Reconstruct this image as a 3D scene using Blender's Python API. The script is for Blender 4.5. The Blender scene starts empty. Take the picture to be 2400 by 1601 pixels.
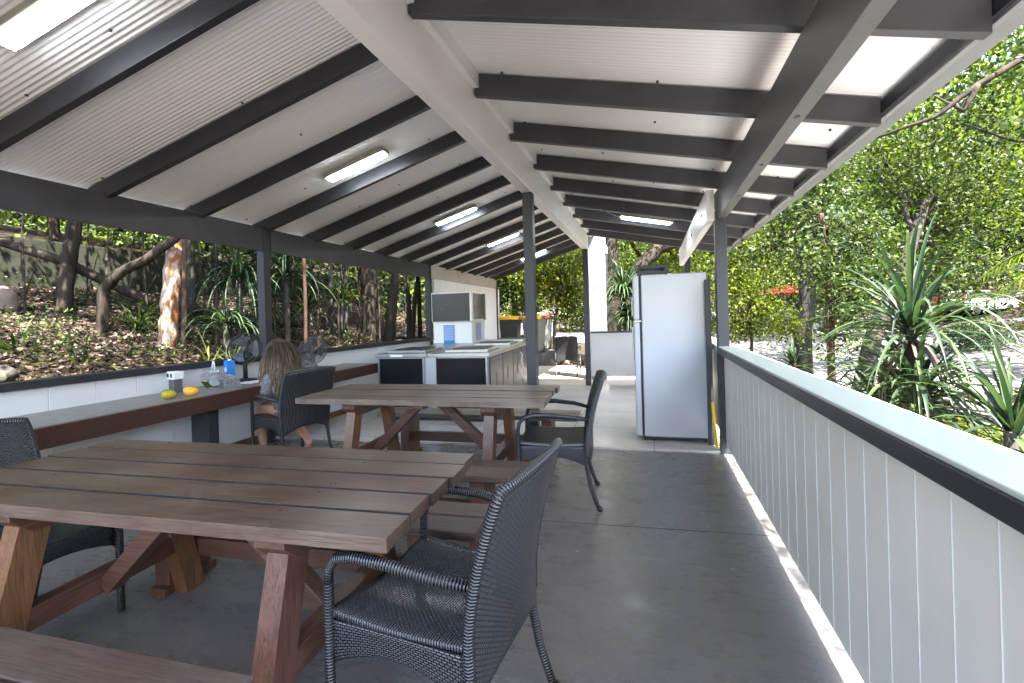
import bpy, math, random
import numpy as np
from mathutils import Vector, Matrix
# ---------------------------------------------------------------- scene, camera, light
sc = bpy.context.scene
F, PPX, PPY, H = 1065.0, 1200.0, 744.0, 1.34
YAW, ROLL = math.atan(325 / F), 0.028
_c, _s = math.cos(YAW), math.sin(YAW)
RV, UV, FV = Vector((_c, _s, 0)), Vector((0, 0, 1)), Vector((-_s, _c, 0))
cam = bpy.data.objects.new('camera', bpy.data.cameras.new('camera'))
sc.collection.objects.link(cam); sc.camera = cam
cr, sr = math.cos(ROLL), math.sin(ROLL)
rc, uc = RV * cr - UV * sr, UV * cr + RV * sr
cam.matrix_world = Matrix(((rc.x, uc.x, -FV.x, 0), (rc.y, uc.y, -FV.y, 0), (rc.z, uc.z, -FV.z, H), (0, 0, 0, 1)))
cam.data.sensor_width = 36; cam.data.lens = F / 2400 * 36
cam.data.shift_y = -(800.5 - PPY) / 2400
cam.data.clip_start = 0.05; cam.data.clip_end = 500
SUN = Vector((0.40, -0.30, 0.87)).normalized()
w = bpy.data.worlds.new("World"); sc.world = w; w.use_nodes = True
nt = w.node_tree; sky = nt.nodes.new('ShaderNodeTexSky'); sky.sky_type = 'NISHITA'; sky.sun_disc = False
sky.sun_elevation = math.asin(SUN.z); sky.sun_rotation = math.atan2(SUN.x, SUN.y); sky.air_density = 1.0; sky.dust_density = 2.0
nt.links.new(sky.outputs[0], nt.nodes['Background'].inputs[0]); nt.nodes['Background'].inputs[1].default_value = 0.085
sl = bpy.data.lights.new('sun', 'SUN'); sl.energy = 3.9; sl.angle = math.radians(0.53); sl.color = (1, 0.96, 0.90)
so = bpy.data.objects.new('sun', sl); sc.collection.objects.link(so)
so.rotation_euler = (-SUN).to_track_quat('-Z', 'Y').to_euler()
sc.view_settings.view_transform = 'Standard'; sc.view_settings.look = 'None'; sc.view_settings.gamma = 1
sc.view_settings.exposure = 4.3
cy = sc.cycles; cy.use_denoising = True; cy.max_bounces = 9; cy.diffuse_bounces = 6; cy.glossy_bounces = 3
cy.transmission_bounces = 4; cy.transparent_max_bounces = 6; cy.sample_clamp_indirect = 8; cy.caustics_reflective = False; cy.caustics_refractive = False

def P(u, v, z):      # a point seen at photo position (u, v) lying z metres in front of the camera
    p, q = (u - PPX) / F, -(v - PPY) / F
    return Vector((0, 0, H)) + (RV * (p * cr + q * sr) + UV * (-p * sr + q * cr) + FV) * z
SK = 0.085
def Y(y0, x): return y0 + SK * x          # cross lines of the building run slightly askew
def sm(a, b, t): t = max(0., min(1., (t - a) / (b - a))); return t * t * (3 - 2 * t)
# ---------------------------------------------------------------- object helpers
def tag(o, label=None, cat=None, group=None, kind=None):
    if label: o['label'] = label
    if cat: o['category'] = cat
    if group: o['group'] = group
    if kind: o['kind'] = kind
    return o
def link(o, parent=None):
    sc.collection.objects.link(o)
    if parent: o.parent = parent
    return o
def empty(name, loc=(0, 0, 0), rz=0, label=None, cat=None, group=None):
    o = bpy.data.objects.new(name, None); o.location = loc; o.rotation_euler = (0, 0, rz); o.empty_display_size = .1
    link(o); return tag(o, label, cat, group)
def copy_tree(o, parent=None):
    c = o.copy(); sc.collection.objects.link(c); c.parent = parent
    for k in ('label',):
        if k in c and parent is None: del c[k]
    for ch in list(o.children): copy_tree(ch, c)
    return c
class M:
    def __init__(s): s.v = []; s.f = []; s.uv = []; s.mi = []; s.m = 0
    def add(s, vs, fs, uvs=None):
        b = len(s.v); s.v += [tuple(x) for x in vs]
        for i, f in enumerate(fs):
            s.f.append([b + k for k in f]); s.mi.append(s.m)
            s.uv.append(uvs[i] if uvs else [(0, 0)] * len(f))
        return s
    def box(s, c, d, rot=None):
        c = Vector(c); hx, hy, hz = d[0] / 2, d[1] / 2, d[2] / 2
        vs = [Vector((x, y, z)) for x in (-hx, hx) for y in (-hy, hy) for z in (-hz, hz)]
        if rot is not None: vs = [rot @ q for q in vs]
        return s.add([c + q for q in vs], [(0, 1, 3, 2), (4, 6, 7, 5), (0, 4, 5, 1), (2, 3, 7, 6), (0, 2, 6, 4), (1, 5, 7, 3)])
    def b2(s, x0, x1, y0, y1, z0, z1): return s.box(((x0 + x1) / 2, (y0 + y1) / 2, (z0 + z1) / 2), (x1 - x0, y1 - y0, z1 - z0))
    def bar(s, a, b, wd, ht, up=(0, 0, 1)):
        a, b = Vector(a), Vector(b); d = (b - a); L = d.length; d.normalize(); up = Vector(up)
        x = d.cross(up).normalized(); u = x.cross(d).normalized()
        R = Matrix((d, x, u)).transposed()
        return s.box((a + b) / 2, (L, wd, ht), R)
    def skewbox(s, x0, x1, y0, y1, z0, z1):     # a box whose cross faces follow the skew
        vs = [(x, y + SK * x, z) for x in (x0, x1) for y in (y0, y1) for z in (z0, z1)]
        return s.add(vs, [(0, 1, 3, 2), (4, 6, 7, 5), (0, 4, 5, 1), (2, 3, 7, 6), (0, 2, 6, 4), (1, 5, 7, 3)])
    def tube(s, pts, rad, n=8, cap=True, flat=1.0):
        pts = [Vector(p) for p in pts]; rs = rad if hasattr(rad, '__len__') else [rad] * len(pts)
        vs = []; prev = None; L = 0; Ls = []
        for i, p in enumerate(pts):
            d = (pts[min(i + 1, len(pts) - 1)] - pts[max(i - 1, 0)]).normalized()
            if prev is None:
                a = Vector((0, 0, 1)) if abs(d.z) < .9 else Vector((1, 0, 0))
                x = d.cross(a).normalized()
            else: x = (prev - d * prev.dot(d)).normalized()
            prev = x; y = d.cross(x)
            if i: L += (p - pts[i - 1]).length
            Ls.append(L)
            for k in range(n):
                t = 2 * math.pi * k / n
                vs.append(p + (x * math.cos(t) + y * math.sin(t) * flat) * rs[i])
        fs, us = [], []
        for i in range(len(pts) - 1):
            for k in range(n):
                k2 = (k + 1) % n
                fs.append((i * n + k, i * n + k2, (i + 1) * n + k2, (i + 1) * n + k))
                c = 2 * math.pi * rs[i]
                us.append([(k / n * c, Ls[i]), ((k + 1) / n * c, Ls[i]), ((k + 1) / n * c, Ls[i + 1]), (k / n * c, Ls[i + 1])])
        if cap:
            fs.append(tuple(range(n - 1, -1, -1))); us.append([(0, 0)] * n)
            e = (len(pts) - 1) * n; fs.append(tuple(e + k for k in range(n))); us.append([(0, 0)] * n)
        return s.add(vs, fs, us)
    def lathe(s, c, prof, n=24, axis=(0, 0, 1)):
        ax = Vector(axis).normalized(); a = Vector((1, 0, 0)) if abs(ax.x) < .9 else Vector((0, 1, 0))
        x = ax.cross(a).normalized(); y = ax.cross(x); c = Vector(c); vs = []
        for r, h in prof:
            for k in range(n):
                t = 2 * math.pi * k / n; vs.append(c + ax * h + (x * math.cos(t) + y * math.sin(t)) * max(r, 1e-4))
        fs = [(i * n + k, i * n + (k + 1) % n, (i + 1) * n + (k + 1) % n, (i + 1) * n + k) for i in range(len(prof) - 1) for k in range(n)]
        return s.add(vs, fs)
    def grid(s, pf, nu, nv, uvf=None):
        vs = [pf(i / nu, j / nv) for i in range(nu + 1) for j in range(nv + 1)]
        fs, us = [], []
        for i in range(nu):
            for j in range(nv):
                a = i * (nv + 1) + j
                fs.append((a, a + nv + 1, a + nv + 2, a + 1))
                if uvf: us.append([uvf(i / nu, j / nv), uvf((i + 1) / nu, j / nv), uvf((i + 1) / nu, (j + 1) / nv), uvf(i / nu, (j + 1) / nv)])
        return s.add(vs, fs, us if uvf else None)
    def build(s, name, mats, parent=None, smooth=False, bevel=0, solid=0, seg=2, sub=0, loc=None):
        me = bpy.data.meshes.new(name); me.from_pydata(s.v, [], s.f)
        if not isinstance(mats, (list, tuple)): mats = [mats]
        for m in mats: me.materials.append(m)
        ul = me.uv_layers.new(name='UVMap'); ul.data.foreach_set('uv', [c for f in s.uv for p in f for c in p])
        if any(s.mi): me.polygons.foreach_set('material_index', s.mi)
        if smooth: me.polygons.foreach_set('use_smooth', [True] * len(s.f))
        me.update(); o = bpy.data.objects.new(name, me); link(o, parent)
        if loc: o.location = loc
        if solid: md = o.modifiers.new('solid', 'SOLIDIFY'); md.thickness = solid; md.offset = 0
        if sub: md = o.modifiers.new('sub', 'SUBSURF'); md.levels = md.render_levels = sub
        if bevel:
            md = o.modifiers.new('bevel', 'BEVEL'); md.width = bevel; md.segments = seg; md.limit_method = 'ANGLE'; md.angle_limit = .6
        return o
# ---------------------------------------------------------------- materials
def mat(name): m = bpy.data.materials.new(name); m.use_nodes = True; return m, m.node_tree, m.node_tree.nodes['Principled BSDF']
def N(t, k, **kw):
    n = t.nodes.new(k)
    for a, b in kw.items():
        if a in n.inputs: n.inputs[a].default_value = b
        else: setattr(n, a, b)
    return n
def ramp(t, fac, stops):
    r = t.nodes.new('ShaderNodeValToRGB'); e = r.color_ramp.elements
    while len(e) < len(stops): e.new(.5)
    for i, (p, c) in enumerate(stops): e[i].position = p; e[i].color = (*c, 1) if len(c) == 3 else c
    t.links.new(fac, r.inputs[0]); return r.outputs[0]
def coords(t, scale=(1, 1, 1), out='Object'):
    tc = N(t, 'ShaderNodeTexCoord'); mp = N(t, 'ShaderNodeMapping'); mp.inputs['Scale'].default_value = scale
    t.links.new(tc.outputs[out], mp.inputs[0]); return mp.outputs[0]
def noise(t, vec, scale, det=4, rough=.55, dist=0):
    n = N(t, 'ShaderNodeTexNoise', Scale=scale, Detail=det, Roughness=rough, Distortion=dist); t.links.new(vec, n.inputs[0]); return n.outputs[0]
def bump(t, b, h, strength=.3, dist=.01):
    n = N(t, 'ShaderNodeBump', Strength=strength, Distance=dist); t.links.new(h, n.inputs['Height']); t.links.new(n.outputs[0], b.inputs['Normal']); return n
def paint(name, col, rough=.5, var=.12, sc_=3., bmp=.05, spec=.5, metal=0, stretch=(1, 1, 1)):
    m, t, b = mat(name); v = coords(t, stretch); n = noise(t, v, sc_, 6, .65)
    lo = tuple(c * (1 - var) for c in col); hi = tuple(min(1, c * (1 + var)) for c in col)
    t.links.new(ramp(t, n, [(.3, lo), (.7, hi)]), b.inputs['Base Color'])
    b.inputs['Metallic'].default_value = metal; b.inputs['Specular IOR Level'].default_value = spec
    r = N(t, 'ShaderNodeMapRange'); r.inputs[3].default_value = max(.03, rough - .1); r.inputs[4].default_value = min(1, rough + .1)
    t.links.new(n, r.inputs[0]); t.links.new(r.outputs[0], b.inputs['Roughness'])
    if bmp: bump(t, b, noise(t, v, sc_ * 20, 3), bmp, .004)
    return m
charcoal = paint('charcoal_paint', (.028, .029, .035), .42, .18, 2.5, .08)
beamgrey = paint('beam_grey_paint', (.13, .13, .14), .45, .15, 4, .1)
charcoal_lighter = paint('lighter_charcoal_paint', (.058, .058, .068), .45, .2, 4, .1)  # stronger light on the right rafters is put into this colour; wall plate shares it
white_steel = paint('white_painted_steel', (.86, .86, .87), .4, .05, 1.5, .04)
sheetm = paint('pale_roof_sheet', (.86, .86, .86), .5, .04, .8, 0)
screwm = paint('roof_screw', (.04, .035, .035), .6)
panelw = paint('left_wall_white', (.74, .755, .785), .45, .05, 1.2, .05)
panelg = paint('pale_grey_green_panel', (.74, .715, .655), .42, .10, 1.1, .12)
panelline = paint('groove_lit_edge', (.70, .71, .69), .4, .04)
capm = paint('pale_green_cap', (.43, .475, .43), .35, .05, 1.5, .04)
greyend = paint('grey_board', (.52, .50, .48), .6, .05)
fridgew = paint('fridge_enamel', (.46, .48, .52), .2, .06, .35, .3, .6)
gasket = paint('dark_rubber', (.02, .022, .03), .6)
blackp = paint('black_plastic', (.018, .018, .02), .4)
greyp = paint('grey_plastic', (.10, .10, .11), .5)
yellowp = paint('yellow_plastic', (.85, .62, .01), .4)
orangep = paint('orange_yellow_bin_lid', (.85, .42, .01), .45)
redp = paint('red_plastic', (.65, .02, .02), .4)
greenbin = paint('dark_green_bin', (.02, .028, .024), .4, .2)
steel = paint('brushed_steel', (.42, .41, .395), .34, .12, 3, .03, .5, 1, (1, 1, 14))
steelg = paint('grey_steel_panel', (.42, .44, .47), .4, .08, 2, .02, .5, .6)
doorblack = paint('black_door_laminate', (.007, .007, .009), .35, .1, 2, 0, .15)
darkglass = paint('dark_screen', (.045, .04, .038), .25, .05)
mirrorm = paint('polished_steel', (.75, .75, .74), .06, .02, 1, 0, .5, 1)
whitep = paint('white_plastic', (.8, .8, .8), .4, .03)
bluep = paint('blue_print', (.03, .22, .62), .4, .05)
paperblue = paint('blue_notice_paper', (.22, .36, .68), .6, .05)
def emis(name, col, st):
    m, t, b = mat(name); b.inputs['Base Color'].default_value = (.8, .8, .8, 1); b.inputs['Emission Color'].default_value = (*col, 1); b.inputs['Emission Strength'].default_value = st; return m
tubeon = emis('lit_diffuser', (.88, .94, 1), 3.2)
def wood(name, dark, light, rough=.5, grey=None, ax=0):
    def sx(a, b): return tuple(a if i == ax else b for i in range(3))
    m, t, b = mat(name); v = coords(t, sx(1.2, 14)); n = noise(t, v, 3, 8, .7, .6)
    v2 = coords(t, (1, 1, 1)); n2 = noise(t, v2, 2.2, 4, .6); n3 = noise(t, coords(t, sx(2, 60)), 4, 3)
    c1 = ramp(t, n, [(.25, dark), (.75, light)])
    if grey:
        mx = N(t, 'ShaderNodeMix', data_type='RGBA'); t.links.new(ramp(t, n2, [(.38, (0, 0, 0)), (.62, (1, 1, 1))]), mx.inputs[0])
        t.links.new(c1, mx.inputs[6]); t.links.new(ramp(t, n, [(.3, tuple(g * .75 for g in grey)), (.7, tuple(g * 1.2 for g in grey))]), mx.inputs[7]); c1 = mx.outputs[2]
    dk = N(t, 'ShaderNodeMix', data_type='RGBA', blend_type='MULTIPLY'); dk.inputs[0].default_value = .7
    t.links.new(c1, dk.inputs[6]); t.links.new(ramp(t, n3, [(.36, (.3, .27, .25)), (.52, (1, 1, 1))]), dk.inputs[7])
    t.links.new(dk.outputs[2], b.inputs['Base Color'])
    r = N(t, 'ShaderNodeMapRange'); r.inputs[3].default_value = rough - .14; r.inputs[4].default_value = rough + .16
    t.links.new(n2, r.inputs[0]); t.links.new(r.outputs[0], b.inputs['Roughness'])
    bump(t, b, n, .35, .004); return m
tabletopm = wood('weathered_table_boards', (.038, .019, .013), (.115, .06, .042), .36, (.125, .092, .068))
tabletop2 = wood('greyed_table_boards', (.06, .038, .027), (.16, .105, .078), .42, (.20, .155, .118))
legm = wood('red_brown_timber', (.06, .026, .017), (.15, .068, .042), .45)
legv = wood('red_brown_upright', (.07, .03, .02), (.17, .08, .05), .4, None, 2)
legorv = wood('orange_brown_upright', (.11, .05, .022), (.23, .11, .05), .35, None, 2)
legy = wood('red_brown_crosspiece', (.06, .026, .017), (.15, .068, .042), .45, None, 1)
recess_shade = paint('dark_recess_shade', (.018, .014, .012), .8)  # shade in the board gaps and screw holes, put in as colour
legor = wood('orange_brown_timber', (.10, .045, .02), (.20, .095, .045), .4)
benchm = wood('dark_bench_boards', (.055, .032, .027), (.10, .055, .042), .5, (.09, .065, .052))
counterm = wood('dark_counter_edge', (.045, .02, .015), (.095, .042, .03), .4)
countertop = wood('pale_worn_counter_top', (.13, .105, .09), (.26, .22, .195), .32, (.27, .245, .225))
def wicker(name, kind):
    m, t, b = mat(name); tc = N(t, 'ShaderNodeTexCoord')
    if kind == 'weave':
        br = N(t, 'ShaderNodeTexBrick', Scale=1.0); br.inputs['Brick Width'].default_value = .017; br.inputs['Row Height'].default_value = .0088
        br.inputs['Mortar Size'].default_value = .0022; br.inputs['Mortar Smooth'].default_value = 1; br.offset = .5
        br.inputs['Color1'].default_value = (1, 1, 1, 1); br.inputs['Color2'].default_value = (.8, .8, .8, 1); br.inputs['Mortar'].default_value = (0, 0, 0, 1)
        t.links.new(tc.outputs['UV'], br.inputs[0]); h = br.outputs[0]
    elif kind == 'rib':
        wv = N(t, 'ShaderNodeTexWave', Scale=1.0, bands_direction='X'); mp = N(t, 'ShaderNodeMapping'); mp.inputs['Scale'].default_value = (26, 26, 26)
        t.links.new(tc.outputs['UV'], mp.inputs[0]); t.links.new(mp.outputs[0], wv.inputs[0]); h = wv.outputs[0]
    else:
        wv = N(t, 'ShaderNodeTexWave', Scale=1.0, bands_direction='Y'); mp = N(t, 'ShaderNodeMapping'); mp.inputs['Scale'].default_value = (1, 33, 1)
        t.links.new(tc.outputs['UV'], mp.inputs[0]); t.links.new(mp.outputs[0], wv.inputs[0]); h = wv.outputs[0]
    t.links.new(ramp(t, h, [(.3, (.002, .002, .002)), (.9, (.06, .06, .066))]), b.inputs['Base Color'])  # strands paler than the gaps: weave highlights put into the colour
    b.inputs['Roughness'].default_value = .24; b.inputs['Specular IOR Level'].default_value = .6
    bump(t, b, h, 1., .004 if kind == 'weave' else .003); return m
wk, wkr, wkt = wicker('black_woven_wicker', 'weave'), wicker('black_ribbed_wicker', 'rib'), wicker('black_wrapped_wicker', 'wrap')
def floor_mat():
    m, t, b = mat('grey_sealed_concrete'); v = coords(t); n = noise(t, v, .9, 8, .65); n2 = noise(t, coords(t, (1, 1.8, 1)), 5, 7, .75)
    mx = N(t, 'ShaderNodeMix', data_type='FLOAT'); mx.inputs[0].default_value = .22; t.links.new(n, mx.inputs[2]); t.links.new(n2, mx.inputs[3])
    base = ramp(t, mx.outputs[0], [(.2, (.108, .098, .092)), (.5, (.15, .138, .13)), (.8, (.195, .18, .17))])
    sp = N(t, 'ShaderNodeTexVoronoi', Scale=3.6); t.links.new(v, sp.inputs[0])
    s2 = N(t, 'ShaderNodeMix', data_type='RGBA'); t.links.new(ramp(t, sp.outputs['Distance'], [(.022, (1, 1, 1)), (.034, (0, 0, 0))]), s2.inputs[0])
    t.links.new(base, s2.inputs[6]); s2.inputs[7].default_value = (.45, .43, .40, 1); t.links.new(s2.outputs[2], b.inputs['Base Color'])
    t.links.new(ramp(t, n2, [(.3, (.18,) * 3), (.7, (.42,) * 3)]), b.inputs['Roughness']); bump(t, b, n2, .06, .005); return m
floorm = floor_mat()
def tile_mat():
    m, t, b = mat('pale_floor_tiles'); v = coords(t)
    br = N(t, 'ShaderNodeTexBrick', Scale=1.); br.inputs['Brick Width'].default_value = .9; br.inputs['Row Height'].default_value = .9; br.offset = 0
    br.inputs['Mortar Size'].default_value = .004; br.inputs['Color1'].default_value = (.62, .58, .54, 1); br.inputs['Color2'].default_value = (.58, .54, .50, 1); br.inputs['Mortar'].default_value = (.2, .18, .17, 1)
    t.links.new(v, br.inputs[0]); n = noise(t, v, 2, 5)
    mx = N(t, 'ShaderNodeMix', data_type='RGBA', blend_type='MULTIPLY'); mx.inputs[0].default_value = 1; t.links.new(br.outputs[0], mx.inputs[6]); t.links.new(ramp(t, n, [(.3, (.85,) * 3), (.7, (1,) * 3)]), mx.inputs[7])
    t.links.new(mx.outputs[2], b.inputs['Base Color']); b.inputs['Roughness'].default_value = .22; return m
tilem = tile_mat()
def litter_mat():
    m, t, b = mat('leaf_litter_soil'); v = coords(t); n = noise(t, v, 1.1, 6, .7); n2 = noise(t, v, 22, 5, .8)
    a = ramp(t, n2, [(.36, (.008, .006, .005)), (.5, (.03, .021, .015)), (.64, (.10, .072, .052))])
    g = ramp(t, n, [(.45, (1, 1, 1)), (.62, (.45, .6, .3))])
    mx = N(t, 'ShaderNodeMix', data_type='RGBA', blend_type='MULTIPLY'); mx.inputs[0].default_value = 1; t.links.new(a, mx.inputs[6]); t.links.new(g, mx.inputs[7])
    t.links.new(mx.outputs[2], b.inputs['Base Color']); b.inputs['Roughness'].default_value = .95; b.inputs['Specular IOR Level'].default_value = .08; bump(t, b, n2, 1, .05); return m
litter = litter_mat()
concrete = paint('sunlit_concrete', (.085, .078, .075), .8, .2, .8, .2)
blockw = None
def block_mat():
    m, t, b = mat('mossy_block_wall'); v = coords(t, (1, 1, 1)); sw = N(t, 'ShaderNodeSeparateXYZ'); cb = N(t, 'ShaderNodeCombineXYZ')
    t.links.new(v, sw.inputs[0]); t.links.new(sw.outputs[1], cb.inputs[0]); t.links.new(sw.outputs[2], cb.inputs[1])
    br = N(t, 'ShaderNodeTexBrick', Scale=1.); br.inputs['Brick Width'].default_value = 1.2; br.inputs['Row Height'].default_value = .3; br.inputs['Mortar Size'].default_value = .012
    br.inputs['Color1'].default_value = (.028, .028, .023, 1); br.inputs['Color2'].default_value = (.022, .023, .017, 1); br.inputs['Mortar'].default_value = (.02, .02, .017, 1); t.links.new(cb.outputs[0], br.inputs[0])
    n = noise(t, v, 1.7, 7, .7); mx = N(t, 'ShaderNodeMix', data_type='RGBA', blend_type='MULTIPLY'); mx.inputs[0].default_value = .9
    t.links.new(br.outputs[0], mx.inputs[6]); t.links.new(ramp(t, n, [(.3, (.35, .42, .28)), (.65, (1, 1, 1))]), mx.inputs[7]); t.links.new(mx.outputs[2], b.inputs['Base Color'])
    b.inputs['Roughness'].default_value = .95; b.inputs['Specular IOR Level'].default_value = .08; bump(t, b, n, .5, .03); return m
blockw = block_mat()
def bark(name, a, c, sc_=6, st=(1, 1, .25), lo=.35, hi=.65):
    m, t, b = mat(name); v = coords(t, st); n = noise(t, v, sc_, 7, .7, .8)
    t.links.new(ramp(t, n, [(lo, a), (hi, c)]), b.inputs['Base Color']); b.inputs['Roughness'].default_value = .9; b.inputs['Specular IOR Level'].default_value = .08; bump(t, b, n, .9, .03); return m
barkd = bark('dark_bark', (.010, .008, .006), (.042, .033, .025))
barkg = bark('grey_bark', (.016, .014, .012), (.055, .05, .042))
barkr = bark('reddish_bark', (.018, .012, .009), (.055, .034, .025))
barkp = bark('peeling_paperbark', (.14, .055, .018), (.30, .23, .18), 7, (1, 1, .35), .42, .54)
def leafmat(name, cols, trans=.35, rough=.35):
    m, t, b = mat(name); g = N(t, 'ShaderNodeNewGeometry')
    c = ramp(t, g.outputs['Random Per Island'], [(i / (len(cols) - 1), k) for i, k in enumerate(cols)])
    t.links.new(c, b.inputs['Base Color']); b.inputs['Roughness'].default_value = .55; b.inputs['Specular IOR Level'].default_value = .22
    tr = N(t, 'ShaderNodeBsdfTranslucent'); hs = N(t, 'ShaderNodeHueSaturation', Saturation=1.1, Value=1.7); t.links.new(c, hs.inputs['Color']); t.links.new(hs.outputs[0], tr.inputs[0])
    mx = N(t, 'ShaderNodeMixShader'); mx.inputs[0].default_value = trans; t.links.new(b.outputs[0], mx.inputs[1]); t.links.new(tr.outputs[0], mx.inputs[2])
    t.links.new(mx.outputs[0], t.nodes['Material Output'].inputs[0]); return m
lf_mid = leafmat('mid_green_leaves', [(.006, .013, .003), (.018, .034, .005), (.075, .10, .012), (.013, .025, .005)])
lf_dark = leafmat('dark_green_leaves', [(.006, .012, .003), (.015, .028, .005), (.055, .08, .012), (.02, .035, .006)], .25)
lf_yel = leafmat('yellow_green_leaves', [(.018, .032, .005), (.07, .095, .01), (.15, .175, .022), (.011, .02, .004)], .45)
lf_grey = leafmat('grey_green_leaves', [(.025, .042, .02), (.05, .075, .036), (.085, .11, .05)], .3)
lf_strap = leafmat('strappy_leaves', [(.006, .015, .007), (.016, .032, .012), (.045, .07, .022)], .2, .28)
lf_strapy = leafmat('yellow_strappy_leaves', [(.03, .045, .008), (.085, .105, .018), (.018, .03, .006)], .35)
lf_litter = leafmat('fallen_leaves', [(.012, .008, .005), (.038, .025, .017), (.10, .07, .05), (.02, .013, .009), (.17, .125, .10)], .1, .8)

# ---------------------------------------------------------------- ground
def gz(x, y):
    z = -0.12
    L = 2.25 * max(0., min(1., (-x - 4.3) / 6.6)) ** .85
    if x < -11.1: L = 3.0 + min(3., (-11.1 - x) * .2)
    fade = 1 - sm(15, 24, y) * .8
    z += L * fade
    r = sm(.8, 2.2, x) * (1 - sm(16, 24, y) * .3)
    z -= 1.0 * r * (1 - sm(10, 34, math.hypot(x, y)))
    z += 22 * sm(36, 85, math.hypot(x, y))
    z += .05 * math.sin(x * 1.7 + y) * math.sin(y * 1.3) * (1 if x < -5 else .3) * (0 if (-4.4 < x < .9 and y < 14) else 1)
    return z
def axis(a, b, fine0, fine1, df, dc):
    out = [a]
    while out[-1] < b: out.append(out[-1] + (df if fine0 <= out[-1] < fine1 else dc))
    return out
xs = axis(-80, 90, -14, 12, .3, 4.); ys = axis(-30, 110, -3, 26, .4, 4.)
g = M(); g.v = [(x, y, gz(x, y)) for x in xs for y in ys]; n_ = len(ys)
for i in range(len(xs) - 1):
    for j in range(len(ys) - 1):
        a = i * n_ + j; g.f.append([a, a + n_, a + n_ + 1, a + 1]); g.uv.append([(0, 0)] * 4); g.mi.append(0)
tag(g.build('ground', litter, smooth=True), kind='structure')
def sheet(name, m, poly, dz, step=.6, label=None):
    xs_ = [p[0] for p in poly]; ys_ = [p[1] for p in poly]
    def inside(x, y):
        c = False
        for i in range(len(poly)):
            (x1, y1), (x2, y2) = poly[i], poly[i - 1]
            if (y1 > y) != (y2 > y) and x < (x2 - x1) * (y - y1) / (y2 - y1) + x1: c = not c
        return c
    q = M(); x = min(xs_)
    while x < max(xs_):
        y = min(ys_)
        while y < max(ys_):
            if inside(x + step / 2, y + step / 2):
                q.add([(x, y, gz(x, y) + dz), (x + step, y, gz(x + step, y) + dz), (x + step, y + step, gz(x + step, y + step) + dz), (x, y + step, gz(x, y + step) + dz)], [(0, 1, 2, 3)])
            y += step
        x += step
    return tag(q.build(name, m, smooth=True), kind='structure')
sheet('road', concrete, [(1.5, 19), (4, 15.5), (12, 14), (30, 14), (40, 45), (10, 46), (-16, 46), (-16, 30), (-4, 24), (-1, 21)], .04)
sheet('bounce_ground', paint('pale_bounce_ground', (.28, .27, .255), .8, .1), [(.9, -8), (.9, 9), (2.0, 9), (2.3, -8)], .03, .35)  # unseen pale ground added to bounce sunlight up to the ceiling
sheet('path', concrete, [(5.2, 4), (5.6, 10), (6.5, 13.3), (14, 13), (14, 4)], .04, .5)
# leaf litter lying on the bank and garden bed
def leafcloud(name, m, parent, cens, rads, n, size, seed, flat=False, elong=2.2, shell=.35, per=None):
    rng = np.random.default_rng(seed); cens = np.array(cens, float); rads = np.array(rads, float)
    if rads.ndim == 1: rads = np.stack([rads, rads, rads * .75], 1)
    wgt = rads.prod(1) ** (2 / 3); idx = rng.choice(len(cens), n, p=wgt / wgt.sum())
    d = rng.normal(size=(n, 3)); d /= np.linalg.norm(d, axis=1)[:, None]
    rr = rng.random(n) ** shell
    c = cens[idx] + d * rads[idx] * rr[:, None]
    # second-level clumping so gaps open between twigs
    tw = rng.integers(0, max(8, n // 14), n); off = rng.normal(size=(max(8, n // 14), 3))
    cc = np.zeros((max(8, n // 14), 3)); cc[tw] = c; c = cc[tw] + rng.normal(size=(n, 3)) * size * 1.9
    a = rng.normal(size=(n, 3)); a[:, 2] -= .35; a /= np.linalg.norm(a, axis=1)[:, None]
    b = rng.normal(size=(n, 3)); b[:, 2] *= .6; b -= a * (a * b).sum(1)[:, None]; b /= np.linalg.norm(b, axis=1)[:, None]
    s = size * rng.uniform(.6, 1.3, n)[:, None]
    v = np.stack([c - a * s * .5, c + b * s * .5 / elong, c + a * s * .5, c - b * s * .5 / elong], 1).reshape(-1, 3)
    return leafmesh(name, m, parent, v)
def leafmesh(name, m, parent, v):
    n = len(v) // 4; me = bpy.data.meshes.new(name); me.vertices.add(len(v)); me.vertices.foreach_set('co', np.asarray(v, np.float32).ravel())
    me.loops.add(len(v)); me.loops.foreach_set('vertex_index', np.arange(len(v), dtype=np.int32))
    me.polygons.add(n); me.polygons.foreach_set('loop_start', np.arange(0, len(v), 4, dtype=np.int32))
    me.materials.append(m); me.update(calc_edges=True); me.validate(); o = bpy.data.objects.new(name, me); return link(o, parent)
rng = np.random.default_rng(5)
def scatter(n, x0, x1, y0, y1, size, z=.03):
    x = rng.uniform(x0, x1, n); y = rng.uniform(y0, y1, n); zz = np.array([gz(a, b) for a, b in zip(x, y)]) + z
    c = np.stack([x, y, zz], 1); a = rng.normal(size=(n, 3)); a[:, 2] *= .35; a /= np.linalg.norm(a, axis=1)[:, None]
    b = rng.normal(size=(n, 3)); b[:, 2] *= .5; b -= a * (a * b).sum(1)[:, None]; b /= np.linalg.norm(b, axis=1)[:, None]
    s = size * rng.uniform(.5, 1.5, n)[:, None]
    return np.stack([c - a * s * .5, c + b * s * .22, c + a * s * .5, c - b * s * .22], 1).reshape(-1, 3)
lv = np.concatenate([scatter(52000, -10.9, -4.7, 1, 16, .07), scatter(6000, -10.9, -4.6, 16, 26, .2), scatter(1500, -3.6, .3, 12.6, 16, .16), scatter(2500, 1.2, 6, 3, 14, .14)])
tag(leafmesh('leaf_litter', lf_litter, None, lv), 'brown and pale pink fallen leaves covering the bank', 'leaf litter', kind='stuff')
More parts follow.
